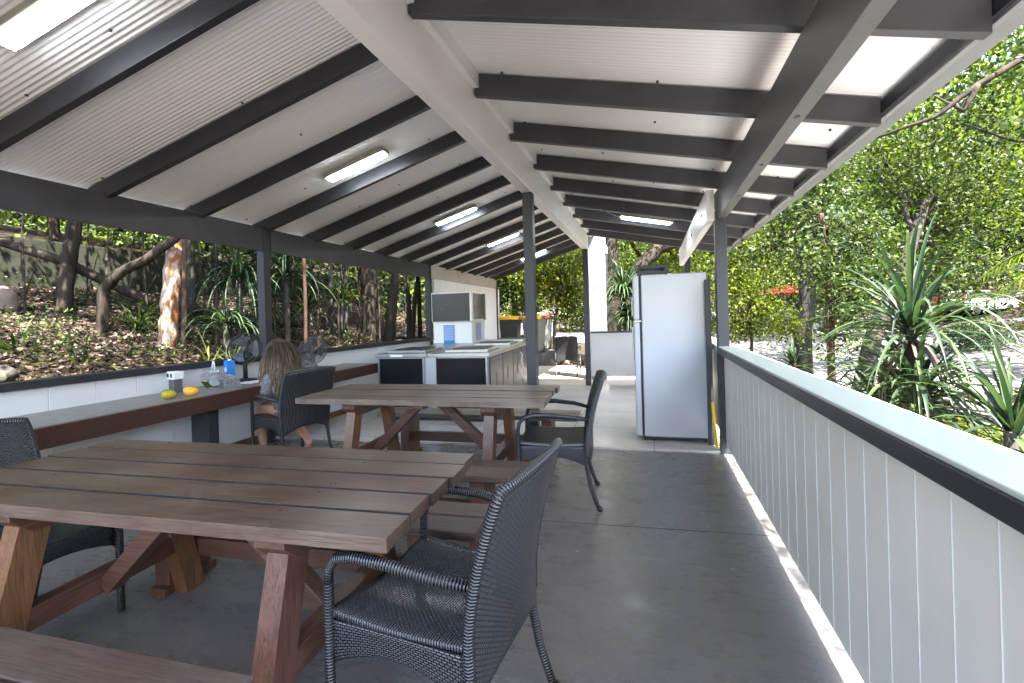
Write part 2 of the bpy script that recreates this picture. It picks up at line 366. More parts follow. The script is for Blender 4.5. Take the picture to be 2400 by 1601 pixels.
# ---------------------------------------------------------------- floors
f = M(); f.skewbox(-4.3, .76, -2.5, 4.62, -.14, 0); tag(f.build('floor', floorm), kind='structure')
f = M(); f.skewbox(-4.2, .64, 2.96, 2.966, .0, .002); tag(f.build('floor_joint', paint('joint_filler', (.05, .047, .046), .7)), kind='structure')
f = M(); f.skewbox(-4.3, .76, 4.622, 8.78, -.14, .022); tag(f.build('tile_floor', tilem, bevel=.004), kind='structure')
f = M(); f.skewbox(-4.3, 1.0, 8.80, 12.6, -.14, -.03); tag(f.build('outdoor_slab', paint('beige_slab', (.36, .32, .27), .7, .15, 1.5), bevel=.004), kind='structure')
# ---------------------------------------------------------------- the shelter building
B = empty('shelter_building', (0, 0, 0), 0, 'open sided pavilion with charcoal rafters, pale corrugated roof and white ridge beam', 'building')
LS, RS = .326, .20                      # roof slopes
def zl(x): return 2.41 + LS * (x + 4.25)           # underside of the left rafters
def zr(x): return 2.84 - RS * (x + 1.1)            # underside of the right rafters
RD = .15
def rafter(x0, x1, zf, k, mt=charcoal, wd=.05):
    y = 2.95 + .81 * k - (.06 if (k == -1 and x0 > -2) else 0); q = M(); vs = []
    for x in (x0, x1):
        for dy in (0, wd):
            for dz in (0, RD): vs.append((x, Y(y + dy, x), zf(x) + dz))
    q.add(vs, [(0, 1, 3, 2), (4, 6, 7, 5), (0, 4, 5, 1), (2, 3, 7, 6), (0, 2, 6, 4), (1, 5, 7, 3)])
    q.build('rafter', mt, B, bevel=.004)
for k in range(-5, 13): rafter(-4.42, -1.22, zl, k)
for k in range(-5, 8): rafter(-1.095, 1.27, zr, k, charcoal_lighter)
def corrugated(name, x0, x1, y0, y1, zf, dz, nx=2):
    q = M(); per = .034; n = int((y1 - y0) / per * 5); x_s = [x0 + (x1 - x0) * i / nx for i in range(nx + 1)]
    for x in x_s:
        for j in range(n + 1):
            y = y0 + (y1 - y0) * j / n
            q.v.append((x, Y(y, x), zf(x) + dz + .0045 * math.sin(2 * math.pi * y / per)))
    for i in range(nx):
        for j in range(n):
            a = i * (n + 1) + j; q.f.append([a, a + 1, a + n + 2, a + n + 1]); q.uv.append([(0, 0)] * 4); q.mi.append(0)
    q.m = 1; rr = random.Random(3)
    for k in range(-4, 13):
        for t in range(5):
            yy = y0 + .3 + .81 * (k + 4) + rr.uniform(-.25, .25); x = x0 + (x1 - x0) * (.06 + .22 * t + rr.uniform(-.02, .02))
            if yy < y1 - .1: q.lathe((x, Y(yy, x), zf(x) + dz - .012), [(.0, 0), (.009, .001), (.009, .012)], 6)
    return q.build(name, [sheetm, screwm], B, smooth=True)
corrugated('roof_sheet', -4.5, -1.2, -1.5, 12.95, zl, RD + .012)
corrugated('roof_sheet', -1.08, 1.30, -1.5, 8.80, zr, RD + .012)
# top skin of the roof so that no light leaks through
q = M()
for (x0, x1, y1, zf) in ((-4.52, -1.15, 12.98, zl), (-1.13, 1.33, 8.84, zr)):
    q.add([(x, Y(y, x), zf(x) + RD + .03 + e) for x in (x0, x1) for y in (-1.6, y1) for e in (0, .006)], [(0, 1, 3, 2), (4, 6, 7, 5), (0, 4, 5, 1), (2, 3, 7, 6), (0, 2, 6, 4), (1, 5, 7, 3)])
q.build('roof_cladding', paint('roof_top_grey', (.35, .36, .37), .5), B)
# ridge beam : lower flange, deep web on the right, step, fascia up to the higher left roof
q = M()
q.skewbox(-1.205, -1.10, -1.5, 8.80, 2.585, 2.60)
q.skewbox(-1.112, -1.10, -1.5, 8.80, 2.60, 2.90); q.skewbox(-1.205, -1.193, -1.5, 8.80, 2.60, 3.0); q.skewbox(-1.193, -1.112, -1.5, 8.80, 2.97, 3.0)
q.build('ridge_beam', white_steel, B, bevel=.003)
q = M(); q.skewbox(-1.10, -1.06, -1.5, 8.79, 2.885, 2.995); q.build('flashing', white_steel, B, bevel=.003)
q = M(); q.skewbox(-1.2, -1.15, -1.5, 12.9, 3.0, 3.60); q.build('fascia_board', white_steel, B)
q = M(); q.skewbox(-1.205, -1.10, 8.83, 12.9, 3.02, 3.2); q.build('ridge_beam', white_steel, B)
# wall plate (left) in bays, eaves beams (right)
for a, b in ((-1.5, 4.52), (4.64, 8.60), (8.72, 12.85)):
    q = M(); q.skewbox(-4.29, -4.235, a, b, 2.185, 2.45); q.build('wall_plate', charcoal_lighter if a < 8 else paint('brightly_lit_plate', (.42, .40, .38), .5), B, bevel=.003)  # last bay is the same plate, its brighter light put into the colour
q = M(); q.skewbox(.625, .70, -1.5, 4.75, 2.215, 2.485); q.build('eaves_beam', beamgrey, B, bevel=.003)
q = M(); q.skewbox(.53, .60, 4.60, 8.82, 2.20, 2.49); q.build('eaves_beam', white_steel, B, bevel=.003)
for y in (1.35, 2.3, 3.0, 3.75, 4.4): q = M(); q.lathe((.66, Y(y, .66), 2.21), [(.0, 0), (.013, .002), (.013, .012)], 8); q.build('bolt', blackp, B)
for y in (5.0, 6.2, 7.4): q = M(); q.lathe((.53, Y(y, .53), 2.33), [(.0, -.01), (.013, -.008), (.013, .0)], 8, (1, 0, 0)); q.build('bolt', blackp, B)
# posts
def post(x0, x1, y0, y1, z0, z1, m=charcoal): q = M(); q.b2(x0, x1, Y(y0, x0), Y(y1, x0), z0, z1); q.build('post', m, B, bevel=.004)
post(-4.33, -4.23, 4.53, 4.63, 0, 2.46); post(-4.33, -4.23, 8.61, 8.71, 0, 2.46); post(-4.33, -4.23, 12.78, 12.88, -.1, 2.46)
post(-1.20, -1.10, 4.49, 4.59, 0, 2.585); post(-1.20, -1.10, 8.66, 8.76, 0, 2.585); post(-1.20, -1.10, 12.75, 12.85, -.1, 3.02)
post(.60, .70, 4.60, 4.70, 0, 2.2); post(.60, .70, 8.62, 8.72, 0, 2.49)
q = M(); q.b2(.602, .698, Y(4.6, .6) , Y(4.7, .6), 2.2, 2.47); 
# gutter on the right eaves, left gutter
q = M(); prof = [(1.285, 2.52), (1.285, 2.41), (1.30, 2.40), (1.38, 2.40), (1.395, 2.415), (1.395, 2.53), (1.385, 2.54)]
q.add([(x, Y(y, 1.3), z) for x, z in prof for y in (-1.6, 8.9)], [(2 * i, 2 * i + 1, 2 * i + 3, 2 * i + 2) for i in range(len(prof) - 1)])
q.build('gutter', paint('gutter_grey', (.20, .205, .22), .4), B, solid=.004)
q = M(); q.skewbox(1.272, 1.284, -1.6, 8.85, 2.43, 2.50); q.build('eaves_shadow_strip', gasket, B)  # dark strip added for the shadow between rafter tails and gutter
q = M(); q.skewbox(-4.62, -4.52, -1.6, 13, 2.33, 2.43); q.build('gutter', white_steel, B, bevel=.01)
# right railing wall
q = M(); q.b2(.648, .668, -2, 4.66, .09, .955)
q.build('wall_panel', panelg, B)
q = M()
y = 1.137 - .15 * 20
while y < 4.6: q.b2(.6455, .6481, y - .0022, y + .0022, .092, .95); y += .15
q.build('groove_bead', panelline, B, bevel=.0015, seg=1)  # raised beads put the lit edges of the panel grooves into the shape
q = M(); q.b2(.595, .648, -2, 4.64, .945, 1.0); q.build('rail_trim', charcoal, B, bevel=.004)
q = M(); q.b2(.598, .765, -2, 4.64, 1.0, 1.014); q.build('sill', capm, B, bevel=.004)
# right wall past the post
q = M(); q.b2(.66, .70, 4.79, 8.7, .1, .955); q.b2(.60, .76, 4.79, 8.7, .955, 1.01); q.build('wall_panel', panelg, B)
# left wall
q = M(); x0 = -4.29
y = -2.0
while y < 12.8:
    z1 = .925 if y < 8.2 else 2.18
    q.b2(x0, -4.25, y, min(y + .297, 12.6), .1, z1); y += .30
q.build('wall_panel', panelw, B, bevel=.003, seg=1)
q = M(); q.b2(-4.29, -4.24, -2, 12.5, .0, .098); q.build('skirting', wood('orange_skirting', (.12, .06, .03), (.25, .13, .07)), B)
q = M(); q.b2(-4.34, -4.215, -2, 8.24, .928, .985); q.build('sill', charcoal, B, bevel=.004)
# far low panel (raised off the slab) with dark cap
q = M(); q.skewbox(-1.09, .6, 8.70, 8.74, .19, 1.0); q.build('wall_panel', greyend, B)
q = M(); q.skewbox(-1.09, .6, 8.68, 8.76, 1.002, 1.035); q.build('sill', charcoal, B, bevel=.003)
# ---------------------------------------------------------------- ceiling lights
def light(name, lab, cx, y0, zf, hang=0.0, first=None):
    sl_ = LS if zf is zl else -RS
    e = empty(name, (cx, Y(y0, cx), zf(cx) + (.095 if zf is zl else .02)), 0, lab, 'ceiling light', 'linear lights under the roof')
    e.rotation_euler = (0, -math.atan(sl_), math.atan(SK)); return e
def fill_light(e, Lh=.335):
    q = M(); q.b2(-Lh - .03, Lh + .03, -.07, .07, .0, .045); q.build('housing', paint('khaki_grey_housing', (.28, .27, .22), .5), e, bevel=.008)
    q = M(); n = 10
    prof = [(-.052, .0), (-.050, -.012), (-.044, -.022), (.044, -.022), (.050, -.012), (.052, .0)]
    vs = [(x, a, b) for x in (-Lh + .005, -Lh + .03, Lh - .03, Lh - .005) for a, b in prof]
    fs = [(i * 6 + j, i * 6 + j + 1, (i + 1) * 6 + j + 1, (i + 1) * 6 + j) for i in range(3) for j in range(5)] + [tuple(range(6)), tuple(range(23, 17, -1))]
    for i in (0, 1, 2, 3, 4, 5): vs[i] = (vs[i][0], vs[i][1] * .9, vs[i][2] * .7); vs[18 + i] = (vs[18 + i][0], vs[18 + i][1] * .9, vs[18 + i][2] * .7)
    q.add(vs, fs); q.build('diffuser', tubeon, e, bevel=.006)
labs = ['lit linear light cut by the top left corner of the picture', 'lit linear light above the seated woman, largest seen whole', 'third lit linear light along the left roof, above the wall post',
        'lit linear light just left of the grey ridge post', 'smallest lit linear light low beyond the grey ridge post']
proto = None
for i, yc in enumerate((1.78, 4.30, 6.83, 9.2, 11.75)):
    e = light('ceiling_light', labs[i], -2.88, yc, zl)
    if not proto: proto = e; fill_light(e)
    else:
        for ch in list(proto.children): c = ch.copy(); sc.collection.objects.link(c); c.parent = e
e = light('ceiling_light', 'lit linear light under the right roof slope above the refrigerator', -.03, 6.62, zr)
for ch in list(proto.children): c = ch.copy(); sc.collection.objects.link(c); c.parent = e
for lab, cx, yc, zf in (('added unseen linear light continuing the left row behind the camera', -2.88, -.72, zl), ('added unseen linear light under the right slope behind the camera', -.03, -.4, zr)):  # unseen lamps added behind the camera to brighten the interior
    e = light('ceiling_light', lab, cx, yc, zf)
    for ch in list(proto.children): c = ch.copy(); sc.collection.objects.link(c); c.parent = e
q = M(); q.tube([(-1.1, Y(6.0, -1.1), 2.95), (-1.0, Y(6.0, -1.0), 2.8), (-.6, Y(6.0, -.6), 2.71), (-.35, Y(6.55, -.35), 2.68)], .006, 6)
tag(q.build('cable', greyp), 'thin grey cable running to the light on the right roof slope', 'cable')
# ---------------------------------------------------------------- picnic tables and benches
def picnic_table(loc, rz, label, topm, lm, seed):
    e = empty('picnic_table', (*loc, 0), rz, label, 'picnic table', 'timber picnic tables'); r = random.Random(seed)
    q = M(); W = .1435; gp = .0149
    for i in range(5):
        y = -.3875 + W / 2 + i * (W + gp); a, b = r.uniform(-.012, .012), r.uniform(-.015, .015)
        if i == 0: b -= .012
        q.box(((a + b) / 2, y, .7275 + r.uniform(-.0015, .0015)), (2.0 + b - a, W, .043))
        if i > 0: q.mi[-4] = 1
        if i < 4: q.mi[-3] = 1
        for xs_ in (-.62, -.60, .58, .6):      # countersunk screw holes
            if r.random() < .8: q.m = 1; q.lathe((xs_ + r.uniform(-.01, .01), y + r.choice((-.04, .04)), .7496), [(.0, .0014), (.005, .0012), (.005, 0)], 8); q.m = 0
    q.build('tabletop', [topm, recess_shade], e, bevel=.002)
    for sx in (-1, 1):
        x = sx * .50 + (.08 if sx > 0 else -.05)
        for sy in (-1, 1):
            q = M(); q.bar((x, sy * .235, .69), (x, sy * .40, .0), .10, .075, (1, 0, 0)); q.bar((x, sy * .33, .13), (x, sy * .33, .13001), .001, .001)
            q.build('leg', lm if sy > 0 or sx < 0 else legv, e, bevel=.004)
        q = M(); q.add([(x + dx, yy, zz) for dx in (-.055, .055) for yy, zz in ((-.34, .704), (.34, .704), (.34, .66), (.27, .60), (-.27, .60), (-.34, .66))],
                       [(0, 1, 2, 3, 4, 5), (11, 10, 9, 8, 7, 6)] + [(i, i + 6, (i + 1) % 6 + 6, (i + 1) % 6) for i in range(6)]); q.build('cleat', legy, e, bevel=.003)
        q = M(); q.box((x + sx * .001, 0, .27), (.07, .70, .085)); q.build('crossbar', legy, e, bevel=.004)
        q = M(); q.bar((x - sx * .035, 0, .25), (sx * .06, 0, .69), .07, .07, (0, 1, 0)); q.build('brace', legm, e, bevel=.004)
    q = M(); q.box((0, 0, .685), (.14, .62, .04)); q.build('centre_cleat', legm, e, bevel=.003)
    return e
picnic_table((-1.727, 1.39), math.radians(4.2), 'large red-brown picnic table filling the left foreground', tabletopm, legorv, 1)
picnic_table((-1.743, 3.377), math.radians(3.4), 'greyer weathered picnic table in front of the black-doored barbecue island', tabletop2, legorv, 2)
def bench(loc, rz, label, L, m, z=.45):
    e = empty('bench', (*loc, 0), rz, label, 'bench', 'benches beside the picnic tables')
    q = M(); q.box((0, -.076, z - .02), (L, .142, .04)); q.box((.008, .076, z - .02), (L - .01, .142, .04)); q.build('seat', m, e, bevel=.005)
    for sx in (-1, 1):
        q = M(); q.box((sx * (L / 2 - .28), 0, (z - .04) / 2 + .02), (.09, .24, z - .08)); q.box((sx * (L / 2 - .28), 0, .02), (.10, .30, .04)); q.build('leg', legv, e, bevel=.004)
    q = M(); q.box((0, 0, .2), (L - .65, .05, .09)); q.build('stretcher', legm, e, bevel=.003)
bench((-1.93, .71), math.radians(3), 'dark bench at the bottom left edge, nearer side of the front table', 1.9, benchm)
bench((-1.70, 1.83), math.radians(4), 'bench tucked along the far side of the front table', 1.95, benchm)
bench((-1.68, 2.49), math.radians(4), 'bench on the near side of the greyer table, right behind the front table', 1.95, benchm)
bench((-1.62, 4.05), math.radians(3), 'pale low bench between the greyer table and the barbecue island', 1.95, tabletop2)
# ---------------------------------------------------------------- wicker chairs (local: faces +x)
def chair_parts(e, ribbed=False):
    wb = wkr if ribbed else wk
    W, D = .50, .47
    def seatp(u, v):
        x = -D / 2 + D * u; y = (v - .5) * (W - .02 + .03 * u); z = .435 + .012 * math.cos((v - .5) * 2 * math.pi) * -1 + .01 * u - .012 * math.sin(u * math.pi)
        return (x, y, z)
    q = M(); q.grid(seatp, 16, 16, lambda u, v: (v * W, u * D)); q.build('seat', wb, e, smooth=True, solid=.022)
    # backrest, wraps to a low skirt behind the seat
    def backp(u, v):
        t = u; z = .30 + .07 * (1 - (2 * v - 1) ** 2) * (1 - t) ** 2 + (.89 - .30) * t
        x = -D / 2 - .005 - .03 * sm(0, .4, t) * 0 - .13 * max(0, t - .25) ** 1.6 * 1.3 - .035 * (1 - (2 * v - 1) ** 2)
        hw = .235 + .022 * math.sin(t * 2.2)
        z += .02 * (1 - (2 * v - 1) ** 2) * t
        return (x, (v - .5) * 2 * hw, z)
    q = M(); q.grid(backp, 24, 16, lambda u, v: (v * .48, u * .62)); q.build('backrest', wb, e, smooth=True, solid=.026)
    ed = [backp(u / 20, 0) for u in range(2, 21)] + [backp(1, v / 12) for v in range(1, 12)] + [backp(1 - u / 20, 1) for u in range(0, 19)]
    q = M(); q.tube(ed, .0165, 8); q.build('back_frame', wkt, e, smooth=True)
    for s in (-1, 1):
        yy = s * .255
        # front leg rising into the arm
        arm = [(-.245, s * .235, .62), (-.15, yy + s * .012, .640), (0, yy + s * .02, .655), (.12, yy + s * .02, .655), (.185, yy + s * .015, .640), (.222, yy + s * .01, .60), (.236, yy, .54)]
        q = M(); q.tube(arm, [.014, .016, .018, .018, .016, .014, .0135], 10, flat=1.0); q.build('armrest', wkt, e, smooth=True)
        q = M(); q.tube([(.236, yy, .55), (.238, yy, .3), (.240, yy, .0)], .0155, 10); q.build('leg', wkt, e, smooth=True)
        q = M(); q.tube([(-.225, s * .235, .44), (-.235, s * .235, .30), (-.262, s * .238, .15), (-.312, s * .242, .0)], [.017, .0165, .0155, .0145], 10); q.build('leg', wkt, e, smooth=True)
        q = M(); q.tube([(-.312, s * .242, .022), (-.318, s * .2425, .0)], .019, 10); q.build('foot_cap', blackp, e, smooth=True)
        def apr(u, v, s=s): x = -.225 + .455 * u; return (x, s * (.243 + .006 * u), .438 - v * (.075 + .06 * abs(2 * u - 1) ** 2))
        q = M(); q.grid(apr, 14, 5, lambda u, v: (u * .46, v * .11)); q.build('side_apron', wk, e, smooth=True, solid=.012)
    def apf(u, v): y = -.235 + .47 * u; return (.232, y, .445 - v * (.07 + .055 * abs(2 * u - 1) ** 2))
    q = M(); q.grid(apf, 14, 5, lambda u, v: (u * .46, v * .11)); q.build('front_apron', wk, e, smooth=True, solid=.012)
chairs = [((-.70, 1.385), 174, 'large black wicker chair with woven back in the foreground, closest to the camera', False),
          ((-.715, 3.34), 188, 'black wicker armchair at the right end of the greyer table, beside the refrigerator', True),
          ((-3.43, 3.66), 164, 'black wicker chair the long-haired woman sits on at the counter', True),
          ((-2.66, 1.24), 4, 'black wicker chair cut by the left edge at the left end of the front table', False),
          ((-1.86, 10.45), 92, 'small far black wicker chair on the beige slab beyond the ridge post', True)]
pr = {}
for (x, y), a, lab, rib in chairs:
    e = empty('wicker_chair', (x, y, -.03 if y > 9 else 0), math.radians(a), lab, 'chair', 'black wicker armchairs')
    if rib not in pr: chair_parts(e, rib); pr[rib] = e
    else:
        for ch in list(pr[rib].children): c = ch.copy(); sc.collection.objects.link(c); c.parent = e
# ---------------------------------------------------------------- counter along the left wall
e = empty('counter', (-4.0, 1, 0), 0, 'long counter shelf with dark timber edge fixed along the left white wall', 'counter')
q = M(); q.add([(x + 4.0, y - 1, z) for (x, y) in ((-4.245, -2), (-3.452, -2), (-3.72, 5.55), (-4.245, 5.55)) for z in (.715, .75)], [(0, 1, 3, 2), (2, 3, 5, 4), (4, 5, 7, 6), (6, 7, 1, 0), (1, 7, 5, 3), (0, 2, 4, 6)])
q.build('worktop', countertop, e, bevel=.003)
q = M(); q.bar((.572, -3, .683), (.302, 4.55, .683), .04, .133); q.build('edge_board', counterm, e, bevel=.004)
for yy in (3.05, -1.2):
    q = M(); q.b2(.10, .30, yy - 1 - .05 , yy - 1 + .05, .0, .62); q.build('support', charcoal, e, bevel=.004)
# things on the counter
def mango(x, y, col2, lab, rz):
    m, t, b = mat('fruit_skin'); v = coords(t); n = noise(t, v, 14, 3); t.links.new(ramp(t, n, col2), b.inputs['Base Color']); b.inputs['Roughness'].default_value = .3
    e_ = M(); pr_ = []
    for i in range(13):
        a = math.pi * i / 12; pr_.append((.041 * math.sin(a) * (1 + .1 * math.cos(a)), -.058 * math.cos(a)))
    e_.lathe((0, 0, 0), pr_, 20, (1, 0, 0)); o = e_.build('mango', m, smooth=True); o.location = (x, y, .789); o.rotation_euler = (0, .15, rz)
    tag(o, lab, 'fruit', 'mangoes on the counter'); s_ = M(); s_.lathe((-.03, -.026, .016), [(.0, .003), (.009, .001), (.01, -.002)], 10, (-.5, -.75, .45)); s_.build('sticker', whitep, o)
mango(-3.80, 2.74, [(.35, (.16, .17, .02)), (.6, (.42, .33, .03))], 'greenish-yellow mango with a sticker, left one of two on the counter', .9)
mango(-3.76, 2.90, [(.35, (.72, .30, .03)), (.65, (.80, .42, .04))], 'ripe orange mango, right one of two on the counter', .8)
e = empty('power_outlet', (-4.10, 3.02, .75), -.2, 'grey post with white double power outlet standing on the counter', 'power outlet')
q = M(); q.b2(-.045, .045, -.035, .035, .0, .12); q.build('pedestal', greyp, e, bevel=.004)
q = M(); q.b2(-.06, .06, -.045, .045, .12, .19); q.build('outlet_box', whitep, e, bevel=.008)
for s in (-.028, .028):
    q = M(); q.b2(s - .016, s + .016, -.048, -.0455, .14, .175); q.b2(s - .006, s + .008, -.051, -.0482, .155, .164); q.build('socket', gasket, e, bevel=.001)
# plastic bag : crumpled heap
q = M()
def bagp(u, v):
    a = 2 * math.pi * u; r = 1 + .16 * math.sin(5 * a + 3 * v) + .10 * math.sin(11 * a + 5 * v) + .06 * math.sin(23 * a - 9 * v)
    z = .125 * math.sin(v * math.pi / 2) ** .8 * (1 + .25 * math.sin(3 * a + 1)) ; k = math.cos(v * math.pi / 2) ** .7
    return (r * k * .095, r * k * .25, z + .006)
bm_, bt_, bb_ = mat('white_crinkled_plastic'); bb_.inputs['Base Color'].default_value = (.72, .72, .74, 1); bb_.inputs['Roughness'].default_value = .25
bv = coords(bt_); bn = noise(bt_, bv, 22, 4, .6, 1.5); bump(bt_, bb_, bn, .8, .02); bb_.inputs['Transmission Weight'].default_value = .15
q.grid(bagp, 60, 14); o = q.build('plastic_bag', bm_, smooth=True); o.location = (-3.93, 3.10, .75); o.rotation_euler = (0, 0, -.12)
tag(o, 'crumpled white plastic bag lying on the counter behind the mangoes', 'plastic bag')
q = M(); q.add([(.075, -.03, .10), (.10, .02, .085), (.105, .06, .04), (.10, .01, .03)], [(0, 1, 2, 3)]); q.build('printed_patch', lf_dark, o)
# clear water bag with handle and blue writing
e = empty('water_container', (-4.06, 3.36, .75), -.5, 'clear plastic water container with a loop handle and blue print on the counter', 'container')
cm, ct, cb_ = mat('clear_plastic'); cb_.inputs['Base Color'].default_value = (.75, .8, .88, 1); cb_.inputs['Transmission Weight'].default_value = .55; cb_.inputs['Roughness'].default_value = .15
q = M(); q.b2(-.065, .065, -.045, .045, .004, .17); q.build('bottle_body', cm, e, bevel=.025, seg=4)
q = M(); q.tube([(.05 * math.cos(t), 0, .17 + .075 * math.sin(t)) for t in [math.pi * i / 12 for i in range(13)]], .006, 6); q.build('handle', whitep, e, smooth=True)
q = M(); q.b2(-.052, .052, -.0475, -.046, .085, .098); q.b2(-.04, .0, -.0475, -.046, .13, .145); q.b2(.012, .03, -.0475, -.046, .13, .145); q.build('label', paint('blue_line_print', (.08, .15, .45), .5), e)
e = empty('milk_carton', (-4.09, 3.56, .75), -.35, 'blue and white drink carton standing on the counter beside the fan', 'carton')
q = M(); q.b2(-.045, .045, -.035, .035, 0, .075); q.build('lower_band', whitep, e, bevel=.002)
q = M(); q.b2(-.045, .045, -.035, .035, .0755, .235); q.build('upper_band', bluep, e, bevel=.002)
q = M(); q.lathe((.01, 0, .235), [(.016, 0), (.016, .016), (0, .017)], 14); q.build('cap', whitep, e)
q = M(); q.add([(x, -.0365, z) for x, z in ((-.03, .12), (-.012, .115), (.0, .13), (.02, .118), (.034, .14), (.022, .165), (.005, .172), (-.015, .165), (-.032, .15))], [tuple(range(9))]); q.b2(-.03, .03, -.0372, -.036, .088, .1); q.build('print', whitep, e)
def fan(x, y, rz, lab, headz, tilt, col):
    e = empty('desk_fan', (x, y, .75), rz, lab, 'fan', 'desk fans on the counter')
    q = M(); q.lathe((0, 0, 0), [(.0, .0), (.115, .0), (.118, .012), (.09, .026), (.03, .035), (0, .036)], 24); q.build('base', col, e, smooth=True)
    q = M(); q.tube([(0, 0, .03), (0, 0, headz - .04)], [.022, .02], 12); q.build('stem', col, e, smooth=True)
    h = M(); R = Matrix.Rotation(tilt, 3, 'Y')
    def T(a): return R @ Vector(a) + Vector((0, 0, headz))
    for r_, xo in ((.165, 0), (.152, .045), (.152, -.035), (.10, .058), (.05, .063), (.10, -.05)):
        h.tube([T((xo, r_ * math.cos(t), r_ * math.sin(t))) for t in [2 * math.pi * i / 36 for i in range(37)]], .0035 if r_ < .165 else .007, 5, False)
    for i in range(32):
        t = 2 * math.pi * i / 32; c_, s_ = math.cos(t), math.sin(t)
        h.tube([T((.063, .03 * c_, .03 * s_)), T((.055, .11 * c_, .11 * s_)), T((.03, .158 * c_, .158 * s_)), T((0, .165 * c_, .165 * s_)), T((-.03, .156 * c_, .156 * s_)), T((-.055, .1 * c_, .1 * s_))], .0018, 4, False)
    h.build('cage', col, e, smooth=True)
    h = M(); h.lathe(T((-.13, 0, 0)), [(.0, .0), (.05, .01), (.058, .07), (.04, .10), (.0, .101)], 18, R @ Vector((1, 0, 0))); h.build('motor', col, e, smooth=True)
    h = M()
    for i in range(3):
        t0 = 2 * math.pi * i / 3
        h.grid(lambda u, v, t0=t0: T(((v - .5) * .05, (.03 + .11 * u) * math.cos(t0 + (v - .5) * (1.1 + .3 * u)), (.03 + .11 * u) * math.sin(t0 + (v - .5) * (1.1 + .3 * u)))), 6, 6)
    h.lathe(T((-.02, 0, 0)), [(.0, .0), (.03, 0), (.03, .05), (0, .055)], 14, R @ Vector((1, 0, 0))); h.build('blade', greyp, e, smooth=True)
fan(-4.06, 3.72, -1.15, 'black desk fan standing on the counter between the carton and the woman', .34, -.35, blackp)
fan(-3.98, 4.62, -.5, 'grey-caged desk fan half hidden behind the womans head', .25, .1, greyp)
q = M()
for i in range(3): q.box((0.02 * i, .03 * i, .003 + .004 * i), (.22, .16, .002), Matrix.Rotation(.4 * i, 3, 'Z'))
o = q.build('papers', whitep); o.location = (-3.92, 3.62, .751); tag(o, 'loose white papers lying at the foot of the black fan', 'papers')
e = empty('plate', (-3.80, 4.20, .75), 0, 'white bowl of orange food in front of the woman on the counter', 'bowl')
q = M(); q.lathe((0, 0, 0), [(.0, .004), (.06, .004), (.10, .035), (.125, .05), (.12, .052), (.06, .012), (0, .01)], 26); q.build('bowl', whitep, e, smooth=True)
q = M(); r = random.Random(4)
for i in range(14): q.box((r.uniform(-.06, .06), r.uniform(-.06, .06), .045 + r.uniform(0, .015)), (.035, .03, .012), Matrix.Rotation(r.uniform(0, 3), 3, 'Z'))
q.build('food', paint('orange_food', (.7, .18, .03), .5), e, bevel=.004)
# ---------------------------------------------------------------- barbecue island
doorgrey = paint('dull_steel_door', (.085, .08, .075), .35, .15, 3, .05, .5, .4, (1, 1, 8))
e = empty('barbecue_island', (-2.8, 5.3, .022), math.atan(SK) * .9, 'long steel barbecue island with black laminate front panels', 'barbecue island')
# local: x from -.86 to .86, y from 0 to 3.7 ; top .90
q = M(); q.b2(-.68, -.03, .03, 3.6, .06, .83); q.b2(.12, .82, .03, 3.6, .06, .83); q.build('carcass', steelg, e)
q = M(); q.b2(-.03, .12, .045, 3.6, .06, .83); q.build('steel_panel', steelg, e)
q = M(); q.b2(-.65, .79, .06, 3.5, .0, .06); q.build('plinth', blackp, e)
q = M(); q.b2(-.71, -.0, -.01, 3.65, .832, .878); q.b2(.11, .86, -.02, 3.65, .832, .88); q.b2(.0, .11, .05, 3.65, .832, .876); q.build('bench_top', steel, e, bevel=.006)
for x0, x1 in ((-.66, -.05), (.14, .80)):
    q = M(); q.b2(x0, x1, .008, .0299, .09, .815); q.build('front_panel', doorblack, e, bevel=.004)
    for xa in (x0 - .018, x1 + .001): q = M(); q.b2(xa, xa + .017, .002, .0295, .07, .83); q.build('edge_trim', steel, e)
for i in range(5):      # steel doors on the walkway side
    y0 = .10 + i * .68
    q = M(); q.b2(.8201, .838, y0, y0 + .64, .10, .81); d = q.build('door', doorgrey, e, bevel=.004)
    q = M(); q.b2(.838, .8415, y0 + .26, y0 + .32, .42, .60); q.build('handle', blackp, d, bevel=.003)
    q = M(); q.b2(.838, .8405, y0 + .06, y0 + .5, .74, .75); q.build('vent_slot', blackp, d)
q = M(); q.tube([(.86, 1.9, .74), (.89, 1.9, .70), (.87, 1.92, .60), (.90, 1.88, .50), (.87, 1.9, .42), (.89, 1.93, .30)], .012, 8); q.build('gas_hose', whitep, e, smooth=True)
for i, (x0, x1, y0) in enumerate(((-.60, -.06, .12), (.22, .80, .12), (.18, .78, 1.5), (.18, .78, 2.6))):
    q = M(); q.b2(x0, x1, y0, y0 + .62, .881, .915); h = q.build('hotplate_surround', steel, e, bevel=.006)
    q = M(); q.b2(x0 + .09, x1 - .06, y0 + .05, y0 + .52, .9155, .93); q.build('hotplate', blackp, h, bevel=.003)
q = M(); q.b2(-.50, -.32, -.013, -.0105, .838, .868); q.build('control_plate', whitep, e, bevel=.003)
